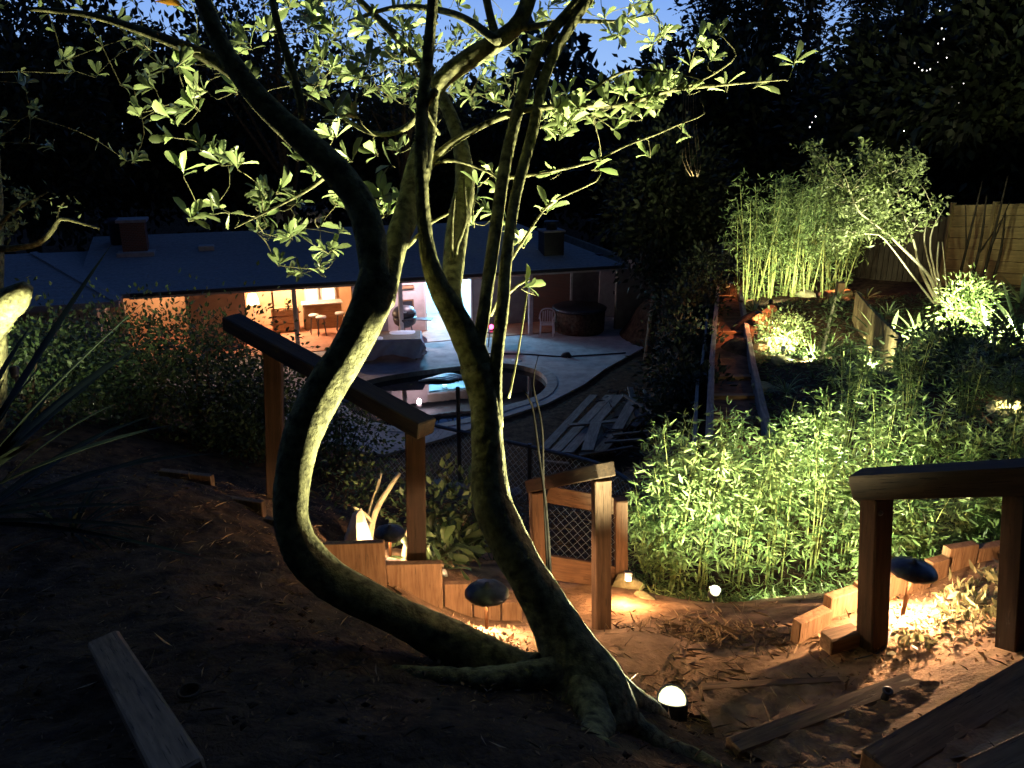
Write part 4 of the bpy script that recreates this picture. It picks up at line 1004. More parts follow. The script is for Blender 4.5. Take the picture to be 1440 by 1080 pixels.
# ================================================================== THE BIG TREE
def pxr(pts):
    """(px, py, width in px, depth) -> [(Vector, radius)]"""
    return [(W(x, y, d), w_ / 2 * d / FPX) for x, y, w_, d in pts]
SK = {
 'R0': [(822, 1010, 150, 2.96), (818, 965, 122, 2.97), (796, 905, 78, 3), (768, 852, 62, 3.03), (737, 800, 58, 3.05), (708, 748, 60, 3.08), (690, 700, 58, 3.1), (686, 640, 48, 3.12), (682, 570, 42, 3.14), (670, 515, 44, 3.15)],
 'A': [(682, 570, 44, 3.16), (668, 508, 42, 3.16), (650, 466, 38, 3.16), (632, 430, 34, 3.16), (615, 398, 29, 3.16), (604, 365, 24, 3.16), (597, 318, 20, 3.16), (592, 240, 19, 3.16), (593, 160, 18, 3.16), (603, 70, 16, 3.16), (612, -40, 14, 3.16)],
 'B': [(688, 580, 30, 3.14), (672, 510, 20, 3.14), (682, 430, 19, 3.2), (697, 320, 18, 3.37), (717, 200, 17, 3.56), (753, 80, 16, 3.64), (803, 13, 15, 3.64), (850, -40, 13, 3.64)],
 'C': [(694, 600, 28, 3.14), (697, 520, 19, 3.14), (707, 430, 18, 3.2), (711, 373, 17, 3.29), (724, 282, 16, 3.43), (747, 193, 16, 3.57), (767, 105, 15, 3.64), (800, 40, 15, 3.64), (838, -15, 14, 3.64)],
 'D': [(648, 462, 26, 3.2), (636, 418, 28, 3.3), (637, 380, 30, 3.45), (641, 335, 31, 3.6), (647, 298, 31, 3.7), (654, 252, 27, 3.8), (644, 190, 22, 3.9), (612, 120, 17, 4), (565, 60, 12, 4.1), (505, 0, 9, 4.2)],
 'L0': [(810, 975, 80, 3), (740, 955, 68, 3), (660, 916, 64, 3.05), (560, 867, 52.992, 3), (480, 826, 57.96, 3), (432, 785, 57.96, 3), (411, 735, 49.68, 3), (413, 670, 50.6368, 3), (430, 600, 53.8016, 3), (460, 540, 55.384, 3), (495, 485, 50.6368, 3), (520, 430, 55.2, 3), (534, 385, 53.36, 3)],
 'L1': [(530, 425, 40, 3), (524, 350, 44, 3), (508, 290, 42, 3), (470, 238, 40, 3), (420, 193, 36, 3), (375, 150, 33, 3), (340, 108, 30, 3), (310, 60, 27, 3), (278, -20, 24, 3)],
 'L1b': [(345, 112, 24, 3.07), (300, 84, 20, 3.1), (250, 62, 16, 3.13), (190, 40, 12, 3.19), (120, 20, 9, 3.25), (40, 12, 6, 3.31)],
 'L1c': [(424, 168, 8, 3.07), (423, 145, 12, 3.07), (412, 100, 13, 3.07), (398, 60, 12, 3.07), (385, 10, 11, 3.07), (378, -40, 10, 3.07)],
 'L2': [(540, 425, 32, 3.02), (556, 345, 33, 3.2), (572, 300, 36, 3.31), (586, 250, 38, 3.43), (598, 195, 30, 3.56), (607, 140, 24, 3.64), (622, 112, 26, 3.64), (660, 82, 29, 3.64), (700, 58, 26, 3.64), (732, 28, 23, 3.64), (752, -30, 20, 3.64)],
 'T1': [(588, 262, 22, 3.67), (606, 228, 14, 3.65), (650, 192, 10, 3.64), (720, 160, 8.5, 3.61), (800, 148, 7, 3.58), (870, 148, 6, 3.58), (940, 128, 5, 3.58), (1010, 120, 4, 3.58), (1105, 112, 2, 3.58)],
 'T2': [(700, 62, 16, 3.64), (690, 25, 12, 3.67), (678, -30, 11, 3.7)],
 'T3': [(604, 232, 6, 3.65), (640, 226, 4.5, 3.64), (690, 244, 3, 3.63), (712, 262, 2, 3.61)],
 'T4': [(556, 352, 9, 3.48), (574, 346, 6, 3.4), (600, 318, 5, 3.3), (630, 300, 4, 3.2)],
 'T5': [(712, 376, 6, 3.54), (735, 340, 4, 3.52), (770, 290, 3.5, 3.49), (810, 268, 3, 3.46), (838, 255, 2.5, 3.46), (846, 240, 2, 3.46)],
 'T6': [(716, 250, 5, 3.53), (760, 244, 4.5, 3.52), (830, 228, 4, 3.49), (880, 205, 3.5, 3.49), (925, 188, 3, 3.49), (952, 176, 2.5, 3.49), (990, 160, 2, 3.49), (984, 138, 1.8, 3.49)],
 'T7': [(960, 124, 4, 3.58), (1000, 106, 3, 3.55), (1035, 78, 2.4, 3.52), (1015, 50, 2, 3.52)],
 'T8': [(640, 270, 3, 3.4), (636, 315, 4, 3.4), (635, 360, 5, 3.42), (632, 412, 5, 3.45)],
 'T9': [(652, 250, 3, 3.43), (655, 312, 5, 3.43), (643, 345, 5, 3.44), (641, 395, 5, 3.45), (650, 450, 5, 3.46)],
 'T10': [(800, 148, 5, 3.58), (880, 100, 4, 3.61), (955, 104, 3, 3.58), (985, 112, 2, 3.58)],
 'T11': [(712, 415, 5, 3.52), (730, 400, 3.5, 3.46), (745, 393, 2.5, 3.43)],
 'T12': [(690, 444, 5, 3.52), (700, 422, 3.5, 3.49), (706, 405, 2, 3.46)],
 'T13': [(618, 190, 4, 3.58), (600, 155, 4, 3.52), (588, 120, 3.5, 3.46), (572, 70, 3, 3.46), (566, 40, 2.5, 3.46)],
 'T14': [(715, 560, 4, 3.46), (724, 520, 3, 3.45), (736, 450, 2.4, 3.44), (742, 405, 2, 3.43)],
 'T15': [(470, 235, 8, 3.15), (440, 262, 6, 3.24), (390, 290, 4, 3.42), (330, 320, 3, 3.6)],
 'U1': [(700, 58, 14, 3.06), (640, 20, 10, 3.24), (560, 10, 7, 3.51), (490, 30, 5, 3.78)],
 'U2': [(612, 128, 12, 3.11), (570, 180, 9, 3.33), (520, 186, 7, 3.51), (460, 150, 5, 3.69), (410, 120, 4, 3.78)],
 'U3': [(735, 40, 10, 3.61), (800, 30, 7, 3.76), (870, 30, 5, 3.94), (920, 20, 4, 4.12)],
}
base = drop(W(808, 962, 2.98))
bigtree = empty('multi_stemmed_tree', base, 'big leaning multi-stemmed tree lit from below beside the near floodlight', 'tree')
V = []; F = []; samples = []
for k, (nm, pts) in enumerate(SK.items()):
    q = pxr(pts); big = pts[0][2] > 20
    tube(V, F, q, 20 if pts[0][2] > 40 else (12 if big else 7), .035, .07 if pts[0][2] > 40 else .05, k + 1)
    for r_ in smooth_path(q, .05): samples.append(r_)
for k, (rt, r0) in enumerate([([(.28, 2.56), (.44, 2.64), (.56, 2.76), (.66, 2.93), (.72, 3.05)], .085), ([(.16, 2.47), (-.04, 2.40), (-.22, 2.36), (-.42, 2.40)], .07), ([(.25, 2.42), (.28, 2.22), (.25, 2.05), (.34, 1.86)], .07), ([(.3, 2.46), (.50, 2.38), (.66, 2.42), (.78, 2.36)], .055), ([(.10, 2.50), (-.1, 2.62), (-.25, 2.78)], .05)]):
    n_ = len(rt); tube(V, F, [(Vector((x, y, zt(x, y) + (.05 if i == 0 else .012 - .012 * i))), r0 * (1 - i / n_) ** 1.1 + .006) for i, (x, y) in enumerate(rt)], 12, .03, .16, 90 + k)
# knobs where the limbs were cut
rr = random.Random(2)
for nm in ('B', 'C', 'A', 'L2'):
    Q = smooth_path(pxr(SK[nm]), .09)
    for q in Q[14:]:
        if rr.random() < .55:
            a = rr.uniform(0, 6.28); d = Vector((math.cos(a), math.sin(a) * .5, .35)); p = Vector(q[:3])
            tube(V, F, [(p, q[3] * .55), (p + d * q[3] * 1.25, q[3] * .35)], 6, .02)
TRUNK = (V, F)
samples = np.array(samples)
S_ok = samples[samples[:, 2] > CAMZ - 1.2]
VL = []; FL = []; TV = []; TF = []
rng = np.random.default_rng(17); off_ = 0
def rosette(c, n=7, L_=.098, ax=None, spread=1.0, twig=True):
    global off_
    c = Vector(c); c = _C + (c - _C) * (1.12 if c.x / c.y > -.14 and c.y < 4.2 else .93); ax = ax or Vector((rng.normal() * .6, rng.normal() * .4, .45)).normalized()
    R_ = ax.to_track_quat('Z', 'Y').to_matrix(); a0 = rng.uniform(0, 6.28)
    P = []; D = []; N = []
    for k in range(n):
        a = a0 + k * 2.4; t_ = rng.uniform(.35, 1.35) * spread
        d = R_ @ Vector((math.cos(a) * math.sin(t_), math.sin(a) * math.sin(t_), math.cos(t_)))
        P.append(c - ax * rng.uniform(0, .03)); D.append(d); N.append(ax + Vector((rng.normal() * .3, rng.normal() * .3, rng.normal() * .3)))
    L__ = L_ * rng.uniform(.6, 1.15, n)
    v, f = leaves(np.array(P), np.array(D), np.array(N), L__, L__ * rng.uniform(.34, .46, n), ELL)
    VL.append(v); FL.append(f + off_); off_ += len(v)
    TW.append((c, ax))
TW = []
def grow_twigs():
    global S_ok, off_
    d0 = [float(np.min(np.linalg.norm(S_ok[:, :3] - np.array(c), axis=1))) for c, _ in TW]
    for i in np.argsort(d0):
        c, ax = TW[i]
        dd_ = np.linalg.norm(S_ok[:, :3] - np.array(c), axis=1) + np.maximum(0, S_ok[:, 2] - c.z) * .5
        s_ = Vector(S_ok[int(np.argmin(dd_)), :3])
        m_ = (s_ + c) / 2 + Vector((rng.normal() * .03, rng.normal() * .03, rng.uniform(-.05, .03)))
        L1 = (s_ - c).length
        pts = [(s_, .0018 + .0022 * min(1, L1)), (m_, .0016 + .0014 * min(1, L1)), (c - ax * .03, .002), (c, .0015)]
        tube(TV, TF, pts, 5, .07)
        S_ok = np.concatenate([S_ok, smooth_path(pts, .06)])
        if L1 > .3:
            for t_ in (.4, .65, .85):
                p_ = s_ * (1 - t_) + c * t_ + (m_ - (s_ + c) / 2) * (1 - abs(2 * t_ - 1))
                v, f = leaves(np.array([p_] * 2), rdir(rng, 2, .3), rdir(rng, 2, 1.5), rng.uniform(.05, .09, 2), rng.uniform(.02, .035, 2), ELL)
                VL.append(v); FL.append(f + off_); off_ += len(v)
def region(n, x0, x1, y0, y1, d0, d1, L_=.095, nn=(5, 9)):
    for _ in range(n): rosette(W(rng.uniform(x0, x1), rng.uniform(y0, y1), rng.uniform(d0, d1)), int(rng.integers(*nn)), L_)
region(32, 190, 500, -40, 250, 3.5, 5.2)
region(14, 230, 430, 120, 330, 3.4, 4.2)
region(36, -120, 230, -80, 230, 5.5, 7.5, .11)
region(14, 440, 570, 170, 300, 3.3, 4.0)
region(12, 430, 560, -20, 120, 3.4, 4.2)
region(26, 350, 520, 260, 390, 4.2, 5.4, .09)
region(5, 655, 720, 255, 345, 3.5, 3.9)
region(105, 430, 760, -60, 150, 4.6, 6.4, .085)
region(22, 760, 960, -50, 60, 3.9, 5.2, .085)
for x, y, d, n in [(566, 40, 3.08, 5), (574, 62, 3.08, 5), (560, 78, 3.1, 5), (588, 78, 3.05, 4), (596, 122, 3.05, 3), (562, 120, 3.08, 3), (600, 28, 3.05, 3), (760, 55, 3.1, 3),
                   (842, 236, 3.08, 3), (742, 402, 3.02, 5), (770, 292, 3.15, 9), (736, 338, 3.2, 7), (727, 336, 3.25, 4), (700, 262, 3.3, 6), (672, 254, 3.3, 5), (692, 240, 3.3, 4),
                   (1010, 46, 3.2, 7), (1000, 84, 3.2, 6), (1118, 84, 3.3, 5), (965, 188, 3.15, 4), (908, 216, 3.15, 4), (985, 60, 3.25, 5), (1020, 120, 3.3, 4), (1068, 120, 3.3, 4),
                   (792, 186, 3.2, 5), (782, 240, 3.2, 3), (800, 170, 3.2, 4), (838, 222, 3.6, 5), (500, 160, 3.6, 5), (545, 232, 3.3, 3), (270, 305, 3.5, 8), (258, 240, 3.4, 6), (272, 150, 3.4, 8),
                   (466, 40, 3.3, 7), (440, 30, 3.3, 7), (470, 160, 3.4, 7), (430, 110, 3.4, 7), (338, 105, 3.3, 5), (350, 60, 3.35, 6), (255, 90, 3.3, 6)]:
    rosette(W(x, y, d), n)
for _ in range(52):
    t_ = rng.uniform(0, 1); rosette(W(760 + 230 * t_, 165 - 50 * t_ + rng.normal() * 14, rng.uniform(3.15, 3.45)), int(rng.integers(4, 7)), .09)
grow_twigs()
# unseen crown overhead: dark leaves added to block sky light above the viewer
nc_ = 15000; P = np.column_stack([rng.uniform(-7, 7, nc_), rng.uniform(-4.5, 6.0, nc_), rng.uniform(10.2, 13.0, nc_)])
P = P[(P[:, 2] - CAMZ) > (P[:, 1]) * .28 + .8]; nc_ = len(P)
v, f = leaves(P, rdir(rng, nc_), rdir(rng, nc_, 1), rng.uniform(.14, .24, nc_), rng.uniform(.07, .11, nc_), RH)
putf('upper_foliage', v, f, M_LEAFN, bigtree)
_n0 = len(TRUNK[0]); put('trunk', TRUNK[0] + TV, TRUNK[1] + [tuple(i + _n0 for i in f_) for f_ in TF], M_BARK, bigtree, True)
putf('foliage', np.concatenate(VL), np.concatenate(FL), M_LEAF, bigtree)
# the orange leaf
v, f = leaves(np.array([W(216, 2, 3.0)]), np.array([(1, 0, -.06)]), np.array([(0, -.8, .5)]), np.array([.10]), np.array([.035]), ELL)
tag(putf('autumn_leaf', v, f, M_ORANGE), 'single orange leaf hanging at the top edge left of the centre', 'leaf')
# dry strands hanging from the long lit branch
V = []; F = []
for k in range(6):
    x = 962 + k * 3.2; a = W(x, 128, 3.3); tube(V, F, [(a, .0016), (W(x - 3 + k, 180, 3.3), .0014), (W(x - 2 + k * 2, 225, 3.3), .0013), (W(x + rng.uniform(-4, 12), 248, 3.3), .001)], 5, .06)
tag(put('dry_strands', V, F, M_STRAW, None, True), 'thin dry strands dangling from the long lit branch', 'strands')
# bare thin saplings in front of the gate
for pts, lb in [([(782, 815, 6, 4.0), (770, 740, 4.5, 4.0), (758, 640, 3.5, 4.0), (748, 570, 2.5, 4.0), (735, 548, 1.5, 4.0)], 'bare dark sapling rising in front of the garden gate'),
                ([(778, 815, 5, 4.05), (765, 700, 3.5, 4.05), (762, 600, 3, 4.05), (750, 540, 1.5, 4.05), (757, 500, 1, 4.05)], 'taller bare sapling beside the one before the garden gate')]:
    V = []; F = []; q = pxr(pts); q[0] = (drop(q[0][0], -.05), q[0][1]); tube(V, F, q, 7, .05, .1, 3)
    tag(put('sapling', V, F, M_TWIG, None, True), lb, 'sapling', 'bare saplings')

# ================================================================== PLANT BUILDERS
def bamboo(p, h, spread, n_culm, n_spr, seed, label, group, L_=(.06, .125), name='bamboo_plant', lean=(0, 0)):
    rng = np.random.default_rng(seed); t = empty(name, p, label, 'bamboo', group)
    p = np.array(p); V = []; F = []; C_ = []
    for k in range(n_culm):
        a = rng.uniform(0, 6.28); r0 = rng.uniform(0, spread * .35); b = p + np.array((math.cos(a) * r0, math.sin(a) * r0, -.05))
        a2 = rng.uniform(0, 6.28); hh = h * rng.uniform(.7, 1.05)
        tp = b + np.array((math.cos(a2) * spread * rng.uniform(.3, 1) + lean[0], math.sin(a2) * spread * rng.uniform(.3, 1) + lean[1], hh)); m = b * .45 + tp * .55 + np.array((0, 0, .08 * hh)) - (tp - b) * np.array((.12, .12, 0))
        tube(V, F, [(Vector(b), .006), (Vector(m), .0045), (Vector(tp), .0015)], 5, .12); C_.append((b, m, tp))
    put('culms', V, F, M_CULM, t, True)
    ci = rng.integers(0, n_culm, n_spr); tt = rng.uniform(.08, 1, n_spr) ** .85
    B, Mm, Tt = (np.array([c[i] for c in C_]) for i in range(3)); tt = tt[:, None]
    pos = B[ci] * (1 - tt) ** 2 + 2 * Mm[ci] * tt * (1 - tt) + Tt[ci] * tt ** 2
    # quadratic through the middle point
    out = rdir(rng, n_spr, .15, .5); ext = rng.uniform(.03, .26, (n_spr, 1)) * (1.15 - tt * .7) * (h / 1.4) ** .5
    tip = pos + out * ext; P = []; D = []
    for j in range(4):
        P.append(tip + rng.normal(size=(n_spr, 3)) * .012); D.append(out * .8 + rdir(rng, n_spr, 0, .6) * .8 + np.array((0, 0, -.12)))
    P = np.concatenate(P); D = np.concatenate(D); n = len(P); LL = rng.uniform(*L_, n)
    v, f = leaves(P, D, rdir(rng, n, 1.2), LL, LL * rng.uniform(.15, .22, n), LAN if L_[1] > .09 else RH)
    putf('foliage', v, f, M_LEAFB, t); return t
hp = [(915, 825, 6.3, .95), (945, 832, 6.3, 1.2), (985, 834, 6.35, 1.3), (1035, 834, 6.4, 1.3), (1085, 834, 6.4, 1.35), (1135, 830, 6.4, 1.4), (1180, 826, 6.45, 1.4),
      (935, 800, 7.1, 1.2), (1010, 790, 7.2, 1.3), (1075, 780, 7.3, 1.35), (1150, 775, 7.4, 1.5), (1225, 770, 7.3, 1.45), (1275, 765, 7.2, 1.35), (1335, 760, 7.1, 1.25), (1395, 750, 7.1, 1.1), (1450, 735, 7.2, 1.0),
      (1180, 700, 8.6, 1.35), (1260, 690, 8.7, 1.3), (1340, 680, 8.7, 1.15), (1410, 665, 8.8, 1.0)]
hp += [(1232, 795, 5.9, .7), (1290, 785, 5.9, .75), (1350, 775, 6.0, .8), (1410, 765, 6.0, .8)]
for k, (x, y, d, h) in enumerate(hp):
    row, i = ('front row', k) if k < 7 else (('middle row', k - 7) if k < 16 else (('back row', k - 16) if k < 20 else ('low row behind the right boards', k - 20)))
    bamboo(on(x, y, d), h * (.86 + .26 * ((k * 37) % 10) / 10) * (.86 if x > 1200 and k > 6 else 1), .20, 7, 330, 300 + k, 'leafy hedge bamboo, %s from the left in the %s' % (words_[i], row), 'bamboo hedge behind the landing', L_=(.045, .10))

def bush(p, rad, n_leaf, L_, mat, seed, label, name='shrub', cat='shrub', group=None, hc=None, T_=RH, wr=.45, stem=None, clump=28, nst=6):
    """stems plus leaf clumps spread through an ellipsoid volume"""
    rng = np.random.default_rng(seed); t = empty(name, p, label, cat, group); p = np.array(p)
    c = p + np.array((0, 0, rad[2] * (hc or .95))); d = rdir(rng, clump, .1); r_ = rng.uniform(.35, 1, (clump, 1)) ** .6
    C_ = c + d * r_ * np.array(rad) * .85
    V = []; F = []
    for k in range(min(nst, clump)):
        e_ = C_[k]; m_ = (p + e_) / 2 + np.array((rng.normal() * .1 * rad[0], rng.normal() * .1 * rad[1], 0))
        tube(V, F, [(Vector(p) - Vector((0, 0, .05)), rad[2] * .03), (Vector(m_), rad[2] * .02), (Vector(e_), rad[2] * .008)], 6, .12)
    put('stems', V, F, stem or M_BARKD, t, True)
    i = rng.integers(0, clump, n_leaf); s = np.array(rad) * .27
    off = rng.normal(size=(n_leaf, 3)); P = C_[i] + off * s
    P[:, 2] = np.maximum(P[:, 2], p[2] + .02)
    LL = rng.uniform(*L_, n_leaf)
    v, f = leaves(P, off + rdir(rng, n_leaf) * .8, rdir(rng, n_leaf, .8), LL, LL * wr * rng.uniform(.8, 1.2, n_leaf), T_)
    putf('foliage', v, f, mat, t); return t
def sword(p, n, L_, w_, mat, seed, label, name='agave', cat='agave', group=None, up=.7, droop=.35, azr=(0, 6.28), keel=.25):
    """rosette of long arched strap leaves"""
    rng = np.random.default_rng(seed); t = empty(name, p, label, cat, group); V = []; F = []; p = Vector(p)
    for k in range(n):
        a = rng.uniform(*azr); e_ = rng.uniform(up - .45, up + .55); l = L_ * rng.uniform(.65, 1.1); dr_ = droop * rng.uniform(.3, 1.5)
        h = Vector((math.cos(a), math.sin(a), 0)); s = Vector((-h.y, h.x, 0)); b = len(V); m = 9; ww = w_ * rng.uniform(.7, 1.15)
        for i in range(m + 1):
            u = i / m; th = e_ - dr_ * u * 1.6
            if i == 0: q = p + h * .02
            else: q = q + (h * math.cos(th) + Vector((0, 0, math.sin(th)))) * (l / m)
            wi = ww * (.55 + .9 * u) * (1 - u ** 2.6) * .72 + .0005
            V += [q - s * wi + Vector((0, 0, keel * wi)), q, q + s * wi + Vector((0, 0, keel * wi))]
        for i in range(m):
            o = b + i * 3; F += [(o, o + 1, o + 4, o + 3), (o + 1, o + 2, o + 5, o + 4)]
    put('leaves', V, F, mat, t, True); return t
def grove_tree(p, top, crown_c, crown_r, n_leaf, L_, mat, seed, label, name='evergreen_tree', cat='tree', group='trees behind the house', clump=60, tr=.2, wr=.5, limbs=10, bark=M_BARKD, sg=.17):
    rng = np.random.default_rng(seed); t = empty(name, p, label, cat, group); p = np.array(p); c = np.array(crown_c); R_ = np.array(crown_r)
    C_ = c + rdir(rng, clump) * rng.uniform(.3, 1, (clump, 1)) ** .5 * R_ * .88
    V = []; F = []; top_ = Vector(c) + Vector((0, 0, crown_r[2] * .5)); b = Vector(p)
    mid = b.lerp(top_, .5) + Vector((rng.normal() * .15, rng.normal() * .15, 0))
    tube(V, F, [(b - Vector((0, 0, .3)), tr * 1.3), (b.lerp(mid, .5), tr), (mid, tr * .8), (top_, tr * .25)], 9, .5, .08, seed)
    for k in range(limbs):
        s_ = b.lerp(top_, rng.uniform(.35, .85)); e_ = Vector(C_[k]); tube(V, F, [(s_, tr * .4), (s_.lerp(e_, .5) + Vector((0, 0, .1 * R_[2] * rng.normal() * .5)), tr * .25), (e_, tr * .08)], 6, .4)
    put('trunk', V, F, bark, t, True)
    i = rng.integers(0, clump, n_leaf); off = rng.normal(size=(n_leaf, 3)); P = C_[i] + off * R_ * sg
    LL = rng.uniform(*L_, n_leaf); v, f = leaves(P, off + rdir(rng, n_leaf), rdir(rng, n_leaf, .7), LL, LL * wr, RH)
    putf('crown', v, f, mat, t); return t
def conifer(p, h, r, seed, label, group='tall conifers on the hillside', n_lv=34, tr=.22, low=.12, bark=M_BARKD):
    rng = np.random.default_rng(seed); t = empty('conifer', p, label, 'tree', group); p = Vector(p)
    V = []; F = []; tube(V, F, [(p - Vector((0, 0, .5)), tr), (p + Vector((0, 0, h * .5)), tr * .6), (p + Vector((0, 0, h)), .02)], 8, 1.0, .05, seed); put('trunk', V, F, bark, t, True)
    P = []; D = []; LL = []
    for i in range(n_lv):
        f_ = low + (1 - low) * i / n_lv; z = h * f_; rr_ = r * (1 - f_) ** .8 * rng.uniform(.6, 1.15) + .15
        for k in range(int(rng.integers(8, 13))):
            a = rng.uniform(0, 6.28); l = rr_ * rng.uniform(.55, 1.1); h_ = np.array((math.cos(a), math.sin(a), 0)); zz = z + rng.normal() * .15
            nseg = max(4, int(l / .14))
            for j in range(nseg):
                u = (j + .5) / nseg; q = np.array(p) + h_ * l * u + np.array((0, 0, zz - .35 * l * u * u + .1 * l * u))
                for s in (-1, 1):
                    P.append(q); D.append(h_ * .6 + s * np.array((-h_[1], h_[0], 0)) * rng.uniform(.5, 1) + np.array((0, 0, rng.uniform(-.7, .0)))); LL.append(rng.uniform(.18, .42) * (1.2 - u * .6))
    P = np.array(P); LL = np.array(LL); v, f = leaves(P, np.array(D), rdir(rng, len(P), 2), LL, LL * .4, RH)
    putf('crown', v, f, M_NEEDLE, t); return t

# ------------------------------------------------------------------ far bamboo grove: every culm its own part
gk = 0
for k, (x, y, d, w_) in enumerate([(1052, 412, 20.5, 9), (1072, 413, 20.3, 9), (1094, 413, 20.6, 9), (1116, 412, 20.4, 9), (1138, 412, 20.6, 8), (1160, 410, 20.8, 8), (1180, 409, 21.0, 8), (1100, 405, 22.2, 8), (1145, 404, 22.4, 8)]):
    rng = np.random.default_rng(500 + k); p = on(x, y, d)
    t = empty('bamboo_clump', p, 'tall bamboo clump of the lit grove, ' + (words_[k] + ' from the left' if k < 7 else ('behind the front ones, left of the two' if k == 7 else 'behind the front ones, right of the two')), 'bamboo', 'bamboo grove at the back')
    P = []; D = []
    for c_ in range(w_):
        b = p + Vector((rng.uniform(-.2, .2), rng.uniform(-.3, .3), -.1)); hh = rng.uniform(1.8, 3.1)
        tp = b + Vector((rng.normal() * .22, rng.normal() * .2, hh)); V = []; F = []
        r0 = rng.uniform(.012, .022); tube(V, F, [(b, r0), (b.lerp(tp, .5) + Vector((rng.normal() * .05, 0, 0)), r0 * .9), (tp, r0 * .3)], 6, .3, .04, int(k * 20 + c_)); put('culm', V, F, M_CULM, t, True)
        for _ in range(38):
            u = rng.uniform(.5, 1.02); q = b.lerp(tp, u) + Vector(rng.normal(size=3) * .16)
            for j in range(4): P.append(q); D.append(rdir(rng, 1, -.25)[0])
        for _ in range(7):
            q = b.lerp(tp, rng.uniform(.05, .45)) + Vector(rng.normal(size=3) * .08)
            for j in range(3): P.append(q); D.append(rdir(rng, 1, -.1)[0])
    P = np.array(P); n = len(P); LL = rng.uniform(.10, .19, n); v, f = leaves(P + rng.normal(size=(n, 3)) * .03, np.array(D), rdir(rng, n, 1), LL, LL * .15, RH)
    putf('foliage', v, f, M_LEAFB, t)

# ------------------------------------------------------------------ small lit tree with many bare stems
tb = on(1312, 425, 17.0); t = empty('slender_tree', tb, 'small slender-stemmed tree lit from below behind the agaves', 'tree')
V = []; F = []; S2 = []
for pts in [[(1320, 430, 9, 17), (1312, 400, 8, 17), (1300, 380, 7, 17), (1275, 355, 6, 16.9), (1240, 322, 5, 16.8), (1210, 300, 4, 16.7), (1195, 270, 3, 16.6)],
            [(1320, 430, 8, 17), (1295, 380, 6, 17.1), (1285, 340, 5, 17.1), (1270, 300, 4, 17.1), (1262, 270, 3, 17.1), (1240, 250, 2, 17)],
            [(1322, 430, 8, 17.1), (1316, 390, 5, 17.2), (1308, 350, 4, 17.3), (1312, 320, 3, 17.3), (1330, 290, 2, 17.3)],
            [(1324, 430, 6, 17.2), (1304, 360, 4, 17.4), (1300, 330, 3, 17.4), (1310, 290, 2, 17.4)],
            [(1315, 428, 5, 16.9), (1285, 390, 4, 16.8), (1255, 350, 3, 16.7), (1235, 330, 3, 16.6), (1205, 330, 2, 16.5)],
            [(1328, 430, 5, 17.2), (1318, 380, 4, 17.3), (1320, 340, 3, 17.3)], [(1332, 430, 5, 17.3), (1330, 390, 3, 17.4), (1325, 340, 2, 17.4)]]:
    q = [(p_, r_ * .62) for p_, r_ in pxr(pts)]; tube(V, F, q, 7, .2, .05, len(V)); S2 += [r_ for r_ in smooth_path(q, .2)][6:]
V0, F0 = V, F
rng = np.random.default_rng(71); C_ = []
for x, y, n in [(1215, 255, 9), (1185, 290, 7), (1250, 275, 9), (1230, 305, 8), (1200, 320, 6), (1265, 300, 7), (1170, 255, 6), (1240, 235, 6), (1290, 260, 5), (1180, 335, 4), (1260, 320, 6), (1270, 240, 4), (1160, 220, 4), (1220, 215, 5), (1250, 330, 3)]:
    for _ in range(n): C_.append(W(x + rng.normal() * 17, y + rng.normal() * 11, 16.8 + rng.normal() * .5))
C_ = np.array(C_); n = 4600; i = rng.integers(0, len(C_), n); P = C_[i] + rng.normal(size=(n, 3)) * .10; LL = rng.uniform(.07, .15, n)
v, f = leaves(P, rdir(rng, n), rdir(rng, n, 1), LL, LL * .42, RH); putf('crown', v, f, M_LEAFT, t)
V = []; F = []; S2 = np.array(S2)
for c_ in C_[::2]:
    s_ = S2[np.argmin(np.linalg.norm(S2[:, :3] - c_, axis=1))]; tube(V, F, [(Vector(s_[:3]), .012), (Vector((s_[:3] + c_) / 2) + Vector((0, 0, .05)), .008), (Vector(c_), .004)], 5, .3)
_n0 = len(V0); put('trunk', V0 + V, F0 + [tuple(i + _n0 for i in f_) for f_ in F], M_STEM, t, True)
# other garden plants at the right
bush(on(1350, 470, 13.9), (.42, .42, .52), 1800, (.05, .12), M_LEAFB, 81, 'round green shrub glowing right above its floodlight', wr=.3, clump=40, nst=8)
bush(on(1104, 505, 15.4), (.5, .5, .42), 1500, (.05, .10), M_LEAFT, 82, 'small bright bush beside the red steps', clump=30, nst=7)
for k, (x, y, d, n, l, w_, lb) in enumerate([(1250, 470, 13.7, 20, .85, .075, 'bright broad-leaved agave at the head of the upright board wall'), (1258, 500, 12.6, 16, .65, .055, 'lower agave just below the bright one by the board wall'), (1292, 462, 14.3, 14, .6, .05, 'agave at the foot of the slender-stemmed tree'),
                                             (1395, 484, 13.0, 16, .75, .07, 'pale agave right of the glowing shrub'), (1432, 484, 13.0, 24, 1.0, .06, 'large spiky agave at the right edge beyond the handrail'), (1440, 395, 16.3, 12, .8, .05, 'agave in front of the yellow plank fence'),
                                             (1395, 392, 17, 9, .6, .05, 'smaller agave before the yellow plank fence'), (1062, 428, 19, 12, .45, .03, 'small agave left of the bamboo grove'), (1250, 432, 16.5, 12, .45, .03, 'small agave below the dim plank fence'), (1218, 424, 18.5, 10, .4, .03, 'small plant right of the front red step')]):
    sword(on(x, y, d), n, l, w_, M_AGAVE, 600 + k, lb, group='agaves in the right garden')
